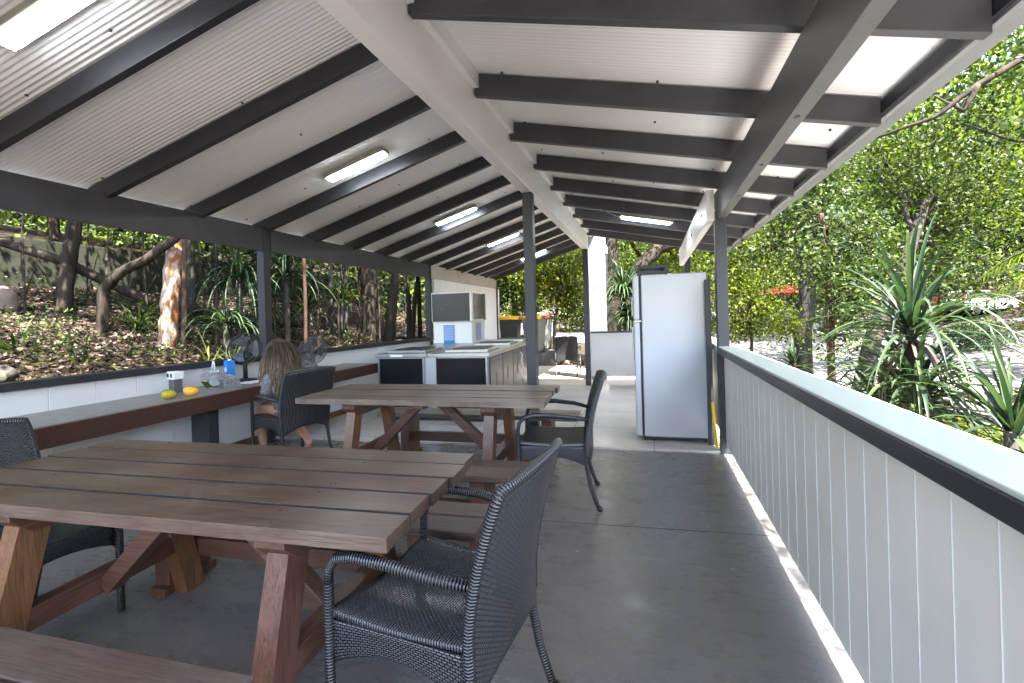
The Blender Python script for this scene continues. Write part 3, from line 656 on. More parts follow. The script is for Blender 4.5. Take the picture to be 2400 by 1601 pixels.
# cabinet / hood standing on the island's far left
yf = 7.6
def atx(u, v, y):
    p, qv = (u - PPX) / F, -(v - PPY) / F; d = RV * (p * cr + qv * sr) + UV * (-p * sr + qv * cr) + FV; t = y / d.y; return (d.x * t, H + d.z * t)
e = empty('servery_cabinet', (-3.47, 7.95, .9), 0, 'white cabinet with dark screen front and mirrored side standing on the island', 'cabinet')
q = M(); q.b2(-.38, .38, -.33, .33, .0, .385); q.build('base_cabinet', white_steel, e, bevel=.004)
q = M(); q.b2(-.40, .40, -.35, .35, .39, .93); q.build('upper_box', white_steel, e, bevel=.004)
q = M(); q.b2(-.385, .36, -.357, -.3505, .40, .905); q.build('dark_screen', darkglass, e, bevel=.002)
q = M(); q.b2(.4005, .405, -.30, .22, .43, .90); q.build('mirror_side', mirrorm, e)
q = M(); q.b2(.4005, .412, .23, .33, .41, .91); q.build('dark_strip', greyp, e)
def sign(name, loc, w_, h_, face, m, lab, cat, lines, lm, group=None, hdr=None):
    """thin sheet with printed lines; face: '-y' or '+x'"""
    q = M(); r = random.Random(name + lab)
    T = (lambda a, d, z: (a, -d, z)) if face == '-y' else (lambda a, d, z: (d, a, z))
    def sl(a0, a1, z0, z1, d0, d1):
        p0, p1 = T(a0, d0, z0), T(a1, d1, z1)
        q.b2(min(p0[0], p1[0]), max(p0[0], p1[0]), min(p0[1], p1[1]), max(p0[1], p1[1]), z0, z1)
    sl(-w_ / 2, w_ / 2, -h_ / 2, h_ / 2, 0, .003); q.m = 1
    for i in range(lines):
        z = h_ / 2 * .82 - i * (h_ * .82 / lines); a = -w_ * .4
        while a < w_ * .34:
            b = a + r.uniform(.03, .09) * w_ / .3; b = min(b, w_ * .4); sl(a, b, z - h_ * .025, z, .0033, .004); a = b + .012
    if hdr: q.m = 2; sl(-w_ * .5, w_ * .5, -h_ / 2, -h_ * .36, .0033, .0042)
    o = q.build(name, [m, lm] + ([hdr] if hdr else []), smooth=False); o.location = loc; return tag(o, lab, cat, group)
palep = paint('pale_print', (.55, .65, .8), .6)
sign('notice', (-3.53, 7.606, 1.07), .22, .33, '-y', paperblue, 'blue notice sheet on the front of the white cabinet under the dark screen', 'notice', 9, palep, hdr=bluep)
sign('notice', (-3.078, 7.93, 1.10), .26, .32, '+x', paint('pale_lilac_paper', (.42, .46, .62), .6), 'pale lilac notice sheet on the side of the white cabinet below the mirror', 'notice', 9, paint('grey_print', (.3, .34, .5), .6))
for z, lab, hh, mm in ((1.66, 'topmost of three small blue stickers down the end of the white wall', .26, paint('teal_sticker', (.08, .45, .62), .5)), (1.32, 'small red and blue sticker between the two others on the end of the white wall', .14, redp), (1.08, 'lowest narrow blue sticker on the end of the white wall', .18, bluep)):
    sign('sticker', (-4.249, 11.55, z), .42, hh, '+x', whitep, lab, 'sticker', 3, mm)
# ---------------------------------------------------------------- refrigerator and what is near it
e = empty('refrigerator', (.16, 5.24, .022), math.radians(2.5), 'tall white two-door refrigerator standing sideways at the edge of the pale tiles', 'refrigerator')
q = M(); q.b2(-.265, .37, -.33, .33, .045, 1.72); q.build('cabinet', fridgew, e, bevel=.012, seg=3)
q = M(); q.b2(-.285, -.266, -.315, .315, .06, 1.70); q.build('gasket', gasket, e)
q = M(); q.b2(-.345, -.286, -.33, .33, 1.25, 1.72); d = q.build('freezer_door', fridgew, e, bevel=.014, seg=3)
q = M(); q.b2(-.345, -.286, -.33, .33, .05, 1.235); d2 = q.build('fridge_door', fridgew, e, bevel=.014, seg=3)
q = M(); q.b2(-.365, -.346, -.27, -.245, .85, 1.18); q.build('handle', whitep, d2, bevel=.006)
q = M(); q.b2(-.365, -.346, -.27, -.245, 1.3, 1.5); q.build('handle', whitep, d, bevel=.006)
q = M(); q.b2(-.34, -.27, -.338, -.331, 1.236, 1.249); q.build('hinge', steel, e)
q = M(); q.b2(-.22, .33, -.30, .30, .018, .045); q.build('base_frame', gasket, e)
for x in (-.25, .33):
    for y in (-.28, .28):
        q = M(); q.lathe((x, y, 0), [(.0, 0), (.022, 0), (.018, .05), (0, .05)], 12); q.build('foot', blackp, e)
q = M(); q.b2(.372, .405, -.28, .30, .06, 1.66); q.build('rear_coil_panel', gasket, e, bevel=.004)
o_ = empty('storage_crate', (.02, 5.30, 1.745), math.radians(4), 'dark grey slatted crate lying on top of the refrigerator', 'crate')
for z in (.02, .085): 
    q = M(); q.b2(-.14, .14, -.16, -.145, z, z + .035); q.b2(-.14, .14, .145, .16, z, z + .035); q.b2(-.155, -.14, -.16, .16, z, z + .035); q.b2(.14, .155, -.16, .16, z, z + .035); q.build('rail', charcoal, o_, bevel=.003)
q = M()
for x in (-.147, .147):
    for y in (-.152, .152): q.b2(x - .012, x + .012, y - .012, y + .012, 0, .125)
q.b2(-.14, .14, -.15, .15, .0, .012); q.build('frame', charcoal, o_, bevel=.002)
q = M(); q.tube([(.585, 4.80, .022), (.555, 4.84, .45)], .014, 10); o = q.build('pole', yellowp, smooth=True); tag(o, 'short bright yellow pole leaning between the refrigerator and the grey post', 'pole')
q = M(); q.b2(.52, .57, 4.86, 4.93, .022, 1.66); o = q.build('dark_duct', charcoal, bevel=.004); tag(o, 'tall narrow dark duct standing between the refrigerator and the right post', 'duct')
# white column beyond the shelter
q = M(); q.b2(-.20, .20, -.2, .2, 0, 3.3); o = q.build('white_column', paint('white_render', (.17, .175, .172), .7, .35, 2, .15), bevel=.01); o.location = (-1.12, 9.95, -.1); tag(o, 'broad white rendered column with leaf shadows just beyond the shelter', 'column')
# ---------------------------------------------------------------- wheelie bins
def bin_(loc, rz, body, lidm, lab, proto=None):
    e = empty('wheelie_bin', loc, rz, lab, 'bin', 'wheelie bins beyond the white wall')
    def ring(z, a, b): return [(-a, -b, z), (a, -b, z), (a, b, z), (-a, b, z)]
    q = M(); vs = ring(.06, .22, .24) + ring(.98, .28, .33) + ring(1.0, .30, .35) + ring(1.03, .30, .35)
    q.add(vs, [(3, 2, 1, 0)] + [(4 * i + k, 4 * i + (k + 1) % 4, 4 * i + 4 + (k + 1) % 4, 4 * i + 4 + k) for i in range(3) for k in range(4)]); q.build('body', body, e, bevel=.03, seg=3)
    q = M(); q.grid(lambda u, v: ((u - .5) * .63, (v - .5) * .74, 1.035 + .06 * math.sin(math.pi * min(1, max(0, v * .9 + .05))) * (1 - .25 * (2 * u - 1) ** 4)), 8, 8); q.b2(-.315, .315, -.38, -.36, 1.0, 1.05); q.build('lid', lidm, e, smooth=True, solid=.02)
    q = M(); q.tube([(-.22, .38, 1.02), (.22, .38, 1.02)], .018, 8); q.build('handle', body, e)
    for s in (-1, 1):
        q = M(); q.lathe((s * .21, .24, .1), [(0, -.03), (.1, -.03), (.1, .03), (0, .03)], 18, (1, 0, 0)); q.build('wheel', blackp, e)
gbin = paint('grey_bin', (.16, .17, .15), .5)
q = M(); q.b2(-4.7, -2.9, 12.45, 14.8, -.15, .28); tag(q.build('concrete_pad', concrete, bevel=.02), 'low concrete pad the wheelie bins stand on', 'pad')
bin_((-4.02, 13.0, .28), .1, greenbin, orangep, 'dark green wheelie bin with orange-yellow lid beside the end of the white wall')
bin_((-3.30, 13.05, .28), -.05, gbin, orangep, 'grey wheelie bin with orange-yellow lid and a yellow label, half behind the ridge post')
bin_((-3.35, 14.2, .28), .0, gbin, redp, 'red lidded wheelie bin behind the two orange lidded ones')
sign('bin_label', (-3.30, 12.69, 1.0), .30, .42, '-y', yellowp, 'yellow label on the front of the grey wheelie bin', 'label', 4, gbin)
# ---------------------------------------------------------------- people
def skin_body(name, m, parent, joints, edges, root=0, sub=2):
    me = bpy.data.meshes.new(name); me.from_pydata([j[:3] for j in joints], edges, []); me.materials.append(m)
    o = bpy.data.objects.new(name, me); link(o, parent)
    sv = me.skin_vertices.new() if hasattr(me.skin_vertices, 'new') else None
    if not me.skin_vertices: 
        import bmesh
        bm = bmesh.new(); bm.from_mesh(me); bm.verts.layers.skin.verify(); bm.to_mesh(me); bm.free()
    lay = me.skin_vertices[0].data
    for i, j in enumerate(joints): lay[i].radius = (j[3], j[4] if len(j) > 4 else j[3]); lay[i].use_root = (i == root)
    md = o.modifiers.new('skin', 'SKIN'); md.use_smooth_shade = True; md.branch_smoothing = .6
    md = o.modifiers.new('sub', 'SUBSURF'); md.levels = md.render_levels = sub
    return o
skin = paint('skin', (.55, .30, .20), .5, .08, 6, .02)
def cloth_mat(name, a, b, sc_):
    m, t, bs = mat(name); v = coords(t); vo = N(t, 'ShaderNodeTexVoronoi', Scale=sc_); t.links.new(v, vo.inputs[0])
    t.links.new(ramp(t, vo.outputs[0], [(.25, a), (.55, b)]), bs.inputs['Base Color']); bs.inputs['Roughness'].default_value = .9; return m
knit = cloth_mat('patterned_grey_knit', (.035, .035, .04), (.17, .17, .18), 70)
e = empty('person', (-3.428, 3.737, -.01), math.radians(164), 'woman with very long brown hair and patterned grey top sitting at the counter', 'person')
# local: faces +x, her right hand is -y
J = [(-.02, 0, .53, .15, .12),      # 0 pelvis
     (.0, .01, .68, .14, .105), (.06, .03, .84, .155, .10), (.12, .05, .95, .075, .07), (.16, .06, 1.0, .05, .05),  # 1 waist 2 chest 3 shoulders base 4 neck
     (.18, .075, 1.05, .075, .07), (.19, .08, 1.10, .085, .08), (.175, .08, 1.15, .06, .055),       # 5-7 head
     (.10, .17, .90, .055), (.12, .25, .68, .042), (.30, .22, .60, .034), (.38, .16, .62, .027),    # 8-11 left arm down to the lap
     (.10, -.12, .89, .055), (-.02, -.40, .81, .043), (.20, -.33, .83, .036), (.32, -.22, .87, .027),  # 12-15 right arm, elbow out
     (.02, .10, .50, .09), (.38, .13, .50, .075), (.44, .13, .28, .05), (.42, .12, .10, .038),     # 16-19 left leg
     (.02, -.10, .50, .09), (.36, -.12, .50, .075), (.20, -.13, .27, .05), (.02, -.14, .12, .036)]   # 20-23 right leg, foot tucked back
Eg = [(0, 1), (1, 2), (2, 3), (3, 4), (4, 5), (5, 6), (6, 7), (2, 8), (8, 9), (9, 10), (10, 11), (2, 12), (12, 13), (13, 14), (14, 15), (0, 16), (16, 17), (17, 18), (18, 19), (0, 20), (20, 21), (21, 22), (22, 23)]
def limbs(J, Eg, hand, frm, d, side, r=.009, curl=.4):
    """palm with four unequal fingers and a thumb leaving its side"""
    p = Vector(J[frm][:3]); d = Vector(d).normalized(); s = Vector(side).normalized(); nn = d.cross(s).normalized()
    palm = p + d * .045; J.append((*palm, .026, .016)); a = len(J) - 1; Eg.append((frm, a))
    pk = p + d * .085; J.append((*pk, .03, .014)); b = len(J) - 1; Eg.append((a, b))
    for k, (o, L) in enumerate(((-.027, .065), (-.009, .078), (.009, .074), (.027, .058))):
        c = pk + s * o + d * .012; q1 = c + d * L * .5 - nn * L * .1 * curl; q2 = q1 + d * L * .42 - nn * L * .4 * curl
        n0 = len(J); J.extend([(*c, .009), (*q1, .0085), (*q2, .0065)]); Eg.extend([(b, n0), (n0, n0 + 1), (n0 + 1, n0 + 2)])
    c = palm - s * .03; t1 = c - s * .02 + d * .03; n0 = len(J); J.extend([(*c, .012), (*t1, .0095), (*(t1 + d * .028), .007)]); Eg.extend([(a, n0), (n0, n0 + 1), (n0 + 1, n0 + 2)])
limbs(J, Eg, 'l', 11, (.9, -.3, .0), (0, 1, .1)); limbs(J, Eg, 'r', 15, (.6, .5, .5), (0, -1, .3))
for lg, dx in ((19, (1, 0, -.45)), (23, (.75, -.2, -.75))):
    p = Vector(J[lg][:3]); d = Vector(dx).normalized(); a = p + Vector((-.03, 0, -.05)); n0 = len(J)
    J.extend([(*(p + d * .05), .034, .03), (*(p + d * .12), .036, .022), (*(p + d * .18), .03, .014)]); Eg.extend([(lg, n0), (n0, n0 + 1), (n0 + 1, n0 + 2)])
body = skin_body('body', skin, e, J, Eg)
# face on the far side
q = M(); c = Vector((.275, .085, 1.09))
q.lathe(c, [(.0, .0), (.012, .0), (.009, .016), (.0, .024)], 10, (1, 0, -.4)); q.build('nose', skin, e, smooth=True)
for s in (-.028, .028):
    q = M(); q.lathe((.262, .082 + s, 1.115), [(0, .0), (.011, 0), (.008, .006), (0, .008)], 12, (1, 0, 0)); q.build('eye', whitep, e)
q = M(); q.tube([(.268, .06, 1.055), (.275, .083, 1.052), (.268, .105, 1.055)], .005, 6); q.build('mouth', redp, e)
# top: loose knit with wide sleeves
q = M()
def topf(u, v):
    a = 2 * math.pi * v; t = u
    z = .95 - .43 * t; cx = .125 - .15 * t; cyy = .04 - .03 * t
    rx = (.075 + .06 * t ** .5) * (1 + .05 * math.sin(7 * a + 6 * t)); ry = (.09 + .10 * min(1, t * 2.4)) * (1 + .04 * math.sin(5 * a - 4 * t)) + .03 * t
    return (cx + rx * math.cos(a), cyy + ry * math.sin(a), z + .012 * math.sin(6 * a))
q.grid(topf, 18, 40); q.build('top', knit, e, smooth=True, solid=.008)
q = M()
for a, b, c_ in (((.10, .14, .90), (.12, .245, .70), (.18, .25, .63)), ((.11, -.06, .90), (.06, -.2, .865), (.045, -.25, .85))):
    q.tube([a, [(i + j) / 2 for i, j in zip(a, b)], b, c_], [.07, .075, .075, .085 if c_[1] > 0 else .06], 14, False)
q.build('sleeve', knit, e, smooth=True, solid=.006)
q = M(); q.grid(lambda u, v: (-.14 + .34 * u, (v - .5) * .42, .50 + .05 * math.sin(u * 3) - .16 * abs(2 * v - 1) ** 3 + .01 * math.sin(v * 30)), 12, 24); q.build('skirt', knit, e, smooth=True, solid=.01)
# hair : scalp shell and long locks falling down the back
m_, t_, b_ = mat('long_brown_hair'); tc = N(t_, 'ShaderNodeNewGeometry'); hx = N(t_, 'ShaderNodeMix', data_type='RGBA'); hs_ = N(t_, 'ShaderNodeSeparateXYZ'); t_.links.new(coords(t_, (1, 1, .85)), hs_.inputs[0]); t_.links.new(ramp(t_, hs_.outputs[2], [(.74, (0, 0, 0)), (.95, (1, 1, 1))]), hx.inputs[0])
t_.links.new(ramp(t_, tc.outputs['Random Per Island'], [(0, (.02, .011, .006)), (.4, (.07, .038, .018)), (.75, (.17, .105, .05)), (1, (.33, .23, .13))]), hx.inputs[6]); t_.links.new(ramp(t_, tc.outputs['Random Per Island'], [(0, (.018, .010, .006)), (.6, (.05, .027, .013)), (1, (.13, .08, .04))]), hx.inputs[7]); t_.links.new(hx.outputs[2], b_.inputs['Base Color']); b_.inputs['Roughness'].default_value = .38
hair = m_; q = M(); hc = Vector((.18, .078, 1.095)); r = random.Random(11)
q.grid(lambda u, v: hc + Vector((-.094 * math.sin(math.pi * u * .62) * math.cos((v - .5) * 3.6), .088 * math.sin(math.pi * u * .62) * math.sin((v - .5) * 3.6), .10 * math.cos(math.pi * u * .62))), 14, 24)
for i in range(1700):
    th = r.uniform(-1.7, 1.7); el = r.uniform(.8, 1.6); rr = r.uniform(1.0, 1.12)
    pts = []
    for k in range(5):                      # over the skull from the parting
        ee = .05 + (el - .05) * k / 4; t2 = th * (.4 + .6 * k / 4)
        pts.append(hc + Vector((-.100 * rr * math.sin(ee) * math.cos(t2), .094 * rr * math.sin(ee) * math.sin(t2), .106 * rr * math.cos(ee))))
    long_ = th > -.35
    Ln = r.uniform(.34, .56) if long_ else r.uniform(.16, .30)
    ph = r.uniform(0, 6); p0 = pts[-1]; ax = r.uniform(-.02, .02) - .17 * math.cos(th); sy = r.uniform(-.012, .02) + (.045 if long_ and th < .7 else .01)
    for k in range(1, 11):
        t = k / 10; wv = .007 * math.sin(ph + t * 13) * t
        pts.append(Vector((p0.x + ax * math.sin(min(1, t * 1.9) * 1.57) + wv, p0.y + math.sin(th) * .06 * math.sin(min(1, t * 2.2) * 1.57) + sy * t + wv, p0.z - Ln * t)))
    n_p = len(pts); q.tube(pts, [.002] + [.0032 * (1 - .6 * max(0, k - 5) / 10) for k in range(1, n_p)], 4, False)
q.build('hair', hair, e, smooth=True)
# distant standing person seen past the column
e = empty('person', (-1.25, 14.6, -.1), math.radians(200), 'distant person in a blue cap and pale pink shirt behind the white column', 'person')
J = [(0, 0, .95, .14, .11), (0, 0, 1.15, .12, .10), (0, 0, 1.35, .15, .10), (0, 0, 1.46, .07), (0, 0, 1.54, .05), (.01, 0, 1.62, .08), (.01, 0, 1.70, .075),
     (0, .2, 1.38, .055), (.02, .26, 1.12, .042), (.1, .24, .92, .032), (0, -.2, 1.38, .055), (.02, -.26, 1.12, .042), (.1, -.24, .92, .032),
     (0, .1, .85, .085), (.03, .11, .5, .06), (0, .12, .08, .04), (.14, .13, .04, .035, .025), (0, -.1, .85, .085), (.03, -.11, .5, .06), (0, -.12, .08, .04), (.14, -.13, .04, .035, .025)]
Eg = [(0, 1), (1, 2), (2, 3), (3, 4), (4, 5), (5, 6), (2, 7), (7, 8), (8, 9), (2, 10), (10, 11), (11, 12), (0, 13), (13, 14), (14, 15), (15, 16), (0, 17), (17, 18), (18, 19), (19, 20)]
skin_body('body', skin, e, J, Eg)
q = M(); q.lathe((0, 0, .9), [(.19, 0), (.185, .2), (.20, .42), (.15, .54), (.06, .58)], 20); q.build('shirt', paint('pale_pink_shirt', (.7, .45, .45), .8), e, smooth=True)
q = M(); q.lathe((0, 0, .5), [(.22, 0), (.2, .2), (.19, .42)], 20); q.build('shorts', blackp, e, smooth=True)
q = M(); q.lathe((.01, 0, 1.68), [(.105, 0), (.10, .05), (.06, .1), (0, .11)], 18); q.box((.13, 0, 1.69), (.12, .14, .012)); q.build('cap', bluep, e, smooth=True)
# ---------------------------------------------------------------- retaining wall, logs, rocks
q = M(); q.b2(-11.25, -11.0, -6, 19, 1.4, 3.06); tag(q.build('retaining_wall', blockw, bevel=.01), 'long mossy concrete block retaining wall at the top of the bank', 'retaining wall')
def onb(x, y, dz=0): return (x, y, gz(x, y) + dz)
q = M(); q.tube([onb(-10.6, 4.2, 1.0), onb(-9.6, 5.2, .75), onb(-8.9, 6.0, .35), onb(-8.2, 7.4, .12), onb(-8.0, 9, .1)], [.07, .08, .09, .1, .09], 8)
tag(q.build('fallen_log', barkd, smooth=True), 'long dark fallen log slanting down the bank from the retaining wall', 'log')
q = M(); q.tube([onb(-7.0, 10.5, .1), onb(-6.4, 11.5, .12), onb(-6.6, 13, .1)], [.08, .09, .05], 8); tag(q.build('fallen_log', barkg, smooth=True), 'pale short log on the sunlit part of the bank beyond the grey wall post', 'log')
def rock(x, y, s, seed, lab, grp):
    r = random.Random(seed); q = M(); ph = [r.uniform(0, 6) for _ in range(6)]
    def rf(u, v):
        a, b = 2 * math.pi * u, math.pi * v; k = s * (1 + .22 * math.sin(2 * a + ph[0]) * math.sin(b) + .16 * math.sin(3 * b + ph[1] + a) + .08 * math.sin(7 * a + ph[2]) * math.sin(5 * b))
        return (k * math.sin(b) * math.cos(a), k * math.sin(b) * math.sin(a) * .8, k * .6 * math.cos(b))
    q.grid(rf, 20, 12); o = q.build('rock', barkg if seed % 2 else paint('tan_rock', (.13, .10, .075), .9, .3, 5, .6), smooth=True); o.location = (x, y, gz(x, y) + s * .2); tag(o, lab, 'rock', grp)
rock(-9.6, 4.3, .34, 2, 'rounded rock on the bank at the far left', 'rocks on the bank')
rock(-6.6, 2.9, .25, 3, 'small rock low on the bank near the left edge', 'rocks on the bank')
for i in range(7): rock(-2.9 + i * .42, 13.4 + (i % 3) * .35, .2 + .05 * (i % 3), 10 + 2 * i, 'tan garden edging rock in the row behind the far wicker chair', 'garden edging rocks')
# ---------------------------------------------------------------- strappy plants
def strappy(name, loc, n, L, wd, lab, cat, m, seed, stem=0, droop=1.0, up=.6, group=None, lean=(0, 0), nseg=8, dead=0):
    r = random.Random(seed); e = empty(name, loc, 0, lab, cat, group); q = M()
    for i in range(n):
        a = r.uniform(0, 2 * math.pi); el = math.radians(r.uniform(5, 88) * up + (1 - up) * r.uniform(-10, 40)); l = L * r.uniform(.6, 1.1); w_ = wd * r.uniform(.7, 1.2)
        d = Vector((math.cos(a) * math.cos(el), math.sin(a) * math.cos(el), math.sin(el))); sd = Vector((-math.sin(a), math.cos(a), 0))
        p = Vector((r.uniform(-.03, .03), r.uniform(-.03, .03), stem + r.uniform(-.16, .06))) + Vector((*lean, 0)) * 1; vs = []; dr = droop * r.uniform(.5, 1.3)
        for k in range(nseg + 1):
            t = k / nseg; ww = w_ * (.55 + 1.2 * t if t < .35 else 1.0 - ((t - .35) / .65) ** 1.7)
            nn = d.cross(sd)
            vs += [p - sd * ww * .5 + nn * ww * .22, p, p + sd * ww * .5 + nn * ww * .22]
            p = p + d * (l / nseg); d = (d + Vector((0, 0, -1)) * dr * (.10 + .32 * t)).normalized()
        fs = []
        for k in range(nseg): fs += [(3 * k, 3 * k + 1, 3 * k + 4, 3 * k + 3), (3 * k + 1, 3 * k + 2, 3 * k + 5, 3 * k + 4)]
        q.add(vs, fs)
    q.build('leaves', m, e, smooth=True)
    if dead:
        q = M()
        for i in range(dead):
            a = r.uniform(0, 6.283); p = Vector((.04 * math.cos(a), .04 * math.sin(a), stem - .12)) + Vector((*lean, 0)); d = Vector((math.cos(a), math.sin(a), -.5)).normalized(); sd = Vector((-math.sin(a), math.cos(a), 0)); vs = []
            for k in range(7):
                ww = wd * .7 * (1 - k / 7.5); vs += [p - sd * ww / 2, p + sd * ww / 2]; p = p + d * L * r.uniform(.07, .12); d = (d + Vector((r.uniform(-.2, .2), r.uniform(-.2, .2), -.55))).normalized()
            q.add(vs, [(2 * k, 2 * k + 1, 2 * k + 3, 2 * k + 2) for k in range(6)])
        q.build('dead_leaves', lf_litter, e)
    if stem > .05:
        q = M(); q.tube([(0, 0, -.3), (lean[0] * .4, lean[1] * .4, stem * .5), (lean[0], lean[1], stem)], [.06, .045, .05], 8); q.build('stem', barkg, e, smooth=True)
    return e
def gp(u, v, z): p = P(u, v, z); return (p.x, p.y, gz(p.x, p.y))
def sp_at(u, v, z, *a, **k):      # crown of a plant seen at (u, v), rooted in the ground below
    p = P(u, v, z); g0 = gz(p.x, p.y); return strappy(a[0], (p.x, p.y, g0), *a[1:], stem=p.z - g0, **k)
# right of the railing
sp_at(2115, 770, 4.9, 'screw_pine', 78, 1.4, .046, 'tall strappy plant with long drooping leaves outside the railing, the biggest of its kind', 'strappy plant', lf_strap, 1, droop=1.2, up=.95, dead=26, lean=(.06, -.04))
sp_at(2150, 930, 4.7, 'screw_pine', 130, 1.35, .046, 'dense drooping strappy head low behind the railing under the biggest one', 'strappy plant', lf_strap, 5, droop=1.35, up=.8, dead=24)
sp_at(2370, 1010, 3.9, 'screw_pine', 38, 1.1, .055, 'upright strappy plant at the right edge of the picture close behind the railing', 'strappy plant', lf_strap, 2, droop=.7, up=1.0)
sp_at(1860, 850, 9.5, 'screw_pine', 30, .75, .05, 'small strappy plant at the foot of the pale twisted trunk', 'strappy plant', lf_strap, 3, droop=.9, up=.9)
sp_at(1462, 690, 11.5, 'screw_pine', 170, 1.25, .05, 'hanging strappy clump on the forked tree behind the white column', 'strappy plant', lf_strap, 4, droop=1.5, up=.9)
sp_at(1475, 745, 11.2, 'screw_pine', 150, 1.0, .045, 'lower part of the hanging strappy growth left of the refrigerator', 'strappy plant', lf_strap, 14, droop=1.6, up=.8)
# on the bank
sp_at(40, 850, 5.6, 'flax_plant', 60, .8, .035, 'dark feathery clump at the left edge just above the sill', 'strappy plant', lf_dark, 6, droop=1.3, up=.7)
sp_at(190, 880, 5.7, 'flax_plant', 34, .62, .03, 'yellow-green strappy clump behind the sill left of the forked thin trunk', 'strappy plant', lf_strapy, 7, droop=.8, up=1.0)
sp_at(490, 862, 6.0, 'flax_plant', 30, .5, .018, 'yellow-green strappy clump behind the water container', 'strappy plant', lf_strapy, 8, droop=.7, up=.9)
sp_at(545, 850, 6.3, 'flax_plant', 30, .5, .018, 'yellow-green strappy clump behind the carton and black fan', 'strappy plant', lf_strapy, 28, droop=.7, up=.9)
sp_at(100, 900, 5.5, 'flax_plant', 36, .5, .02, 'low yellow-green strappy clump along the sill near the left edge', 'strappy plant', lf_strapy, 29, droop=.8, up=.9)
sp_at(560, 650, 7.6, 'cabbage_palm', 90, 1.2, .035, 'weeping green palm head to the left of the first wall post', 'strappy plant', lf_strap, 9, droop=1.6, up=.8)
sp_at(670, 640, 8.2, 'cabbage_palm', 80, 1.25, .035, 'weeping green palm head to the right of the first wall post', 'strappy plant', lf_strap, 10, droop=1.5, up=.8)
sp_at(530, 760, 7.0, 'cabbage_palm', 60, .9, .03, 'low weeping palm clump beneath the head left of the first wall post', 'strappy plant', lf_strap, 12, droop=1.5, up=.8)
sp_at(720, 730, 9.5, 'flax_plant', 60, .9, .035, 'dark drooping clump in the middle of the bank right of the first wall post', 'strappy plant', lf_dark, 11, droop=1.3, up=.8)
sp_at(2060, 960, 5.4, 'screw_pine', 80, 1.1, .045, 'dark drooping strappy head just behind the railing left of the biggest one', 'strappy plant', lf_strap, 15, droop=1.4, up=.8, dead=20)
sp_at(320, 770, 7.6, 'flax_plant', 70, .75, .03, 'low green clump on the bank between the crooked trunk and the paperbark', 'strappy plant', lf_dark, 16, droop=1.1, up=.8)
sp_at(620, 720, 9.0, 'cabbage_palm', 90, 1.2, .035, 'weeping palm clump half hidden behind the first wall post', 'strappy plant', lf_grey, 17, droop=1.5, up=.8)
sp_at(800, 700, 10.5, 'flax_plant', 60, .9, .035, 'dark low clump below the pair of pale thin trunks', 'strappy plant', lf_dark, 18, droop=1.3, up=.8)
sp_at(600, 600, 9.5, 'cabbage_palm', 100, 1.3, .04, 'high weeping palm head behind the first wall post under the plate', 'strappy plant', lf_strap, 19, droop=1.6, up=.8)
# low undergrowth on the bank
ug = []
for u, v, z in ((330, 740, 8), (370, 830, 6.6), (60, 800, 6.5), (120, 900, 5.8), (560, 830, 6.5), (700, 800, 7.5), (760, 740, 10), (830, 720, 11), (470, 700, 9), (640, 700, 9.5), (900, 760, 10), (250, 740, 8.5), (20, 740, 8)):
    p = gp(u, v, z); ug.append((p[0], p[1], p[2] + .05))
o = leafcloud('undergrowth', lf_dark, None, ug, [(.6, .6, .16)] * len(ug), 5000, .06, 91); tag(o, 'dark low leafy undergrowth scattered over the bank', 'undergrowth', kind='stuff')
# palm fronds at the right edge
e = empty('palm', (6.9, 8.6, gz(6.9, 8.6)), 0, 'palm whose bright fronds reach in from the right edge of the picture', 'palm')
q = M(); q.tube([(0, 0, -.2), (.1, 0, 1.6), (0, 0, 3.2)], [.14, .11, .12], 10); q.build('trunk', barkg, e, smooth=True)
q = M(); r = random.Random(2)
for i in range(11):
    a = i * 2 * math.pi / 11 + r.uniform(-.2, .2); p = Vector((0, 0, 3.2)); d = Vector((math.cos(a), math.sin(a), r.uniform(.2, .9))).normalized(); pts = [p]
    for k in range(14): p = p + d * .15; d = (d + Vector((0, 0, -.11))).normalized(); pts.append(p)
    q.tube(pts, [.018 * (1 - k / 16) for k in range(15)], 5, False)
    for k in range(2, 15):
        for s in (-1, 1):
            for h_ in (0, .5):
                b = pts[k] if h_ == 0 else (pts[k] + pts[k - 1]) / 2; dd = (pts[k] - pts[k - 1]).normalized(); sd = dd.cross(Vector((0, 0, 1))).normalized() * s
                tip = b + (sd * .9 + dd * .5 + Vector((0, 0, -.28))) * .48 * math.sin(.5 + 2.3 * k / 15); w2 = dd * .02
                mid = (b + tip) / 2 + Vector((0, 0, .03)); q.add([b - w2 * .5, b + w2 * .5, mid + w2, tip, mid - w2], [(0, 1, 2, 3, 4)])
q.build('fronds', lf_yel, e)
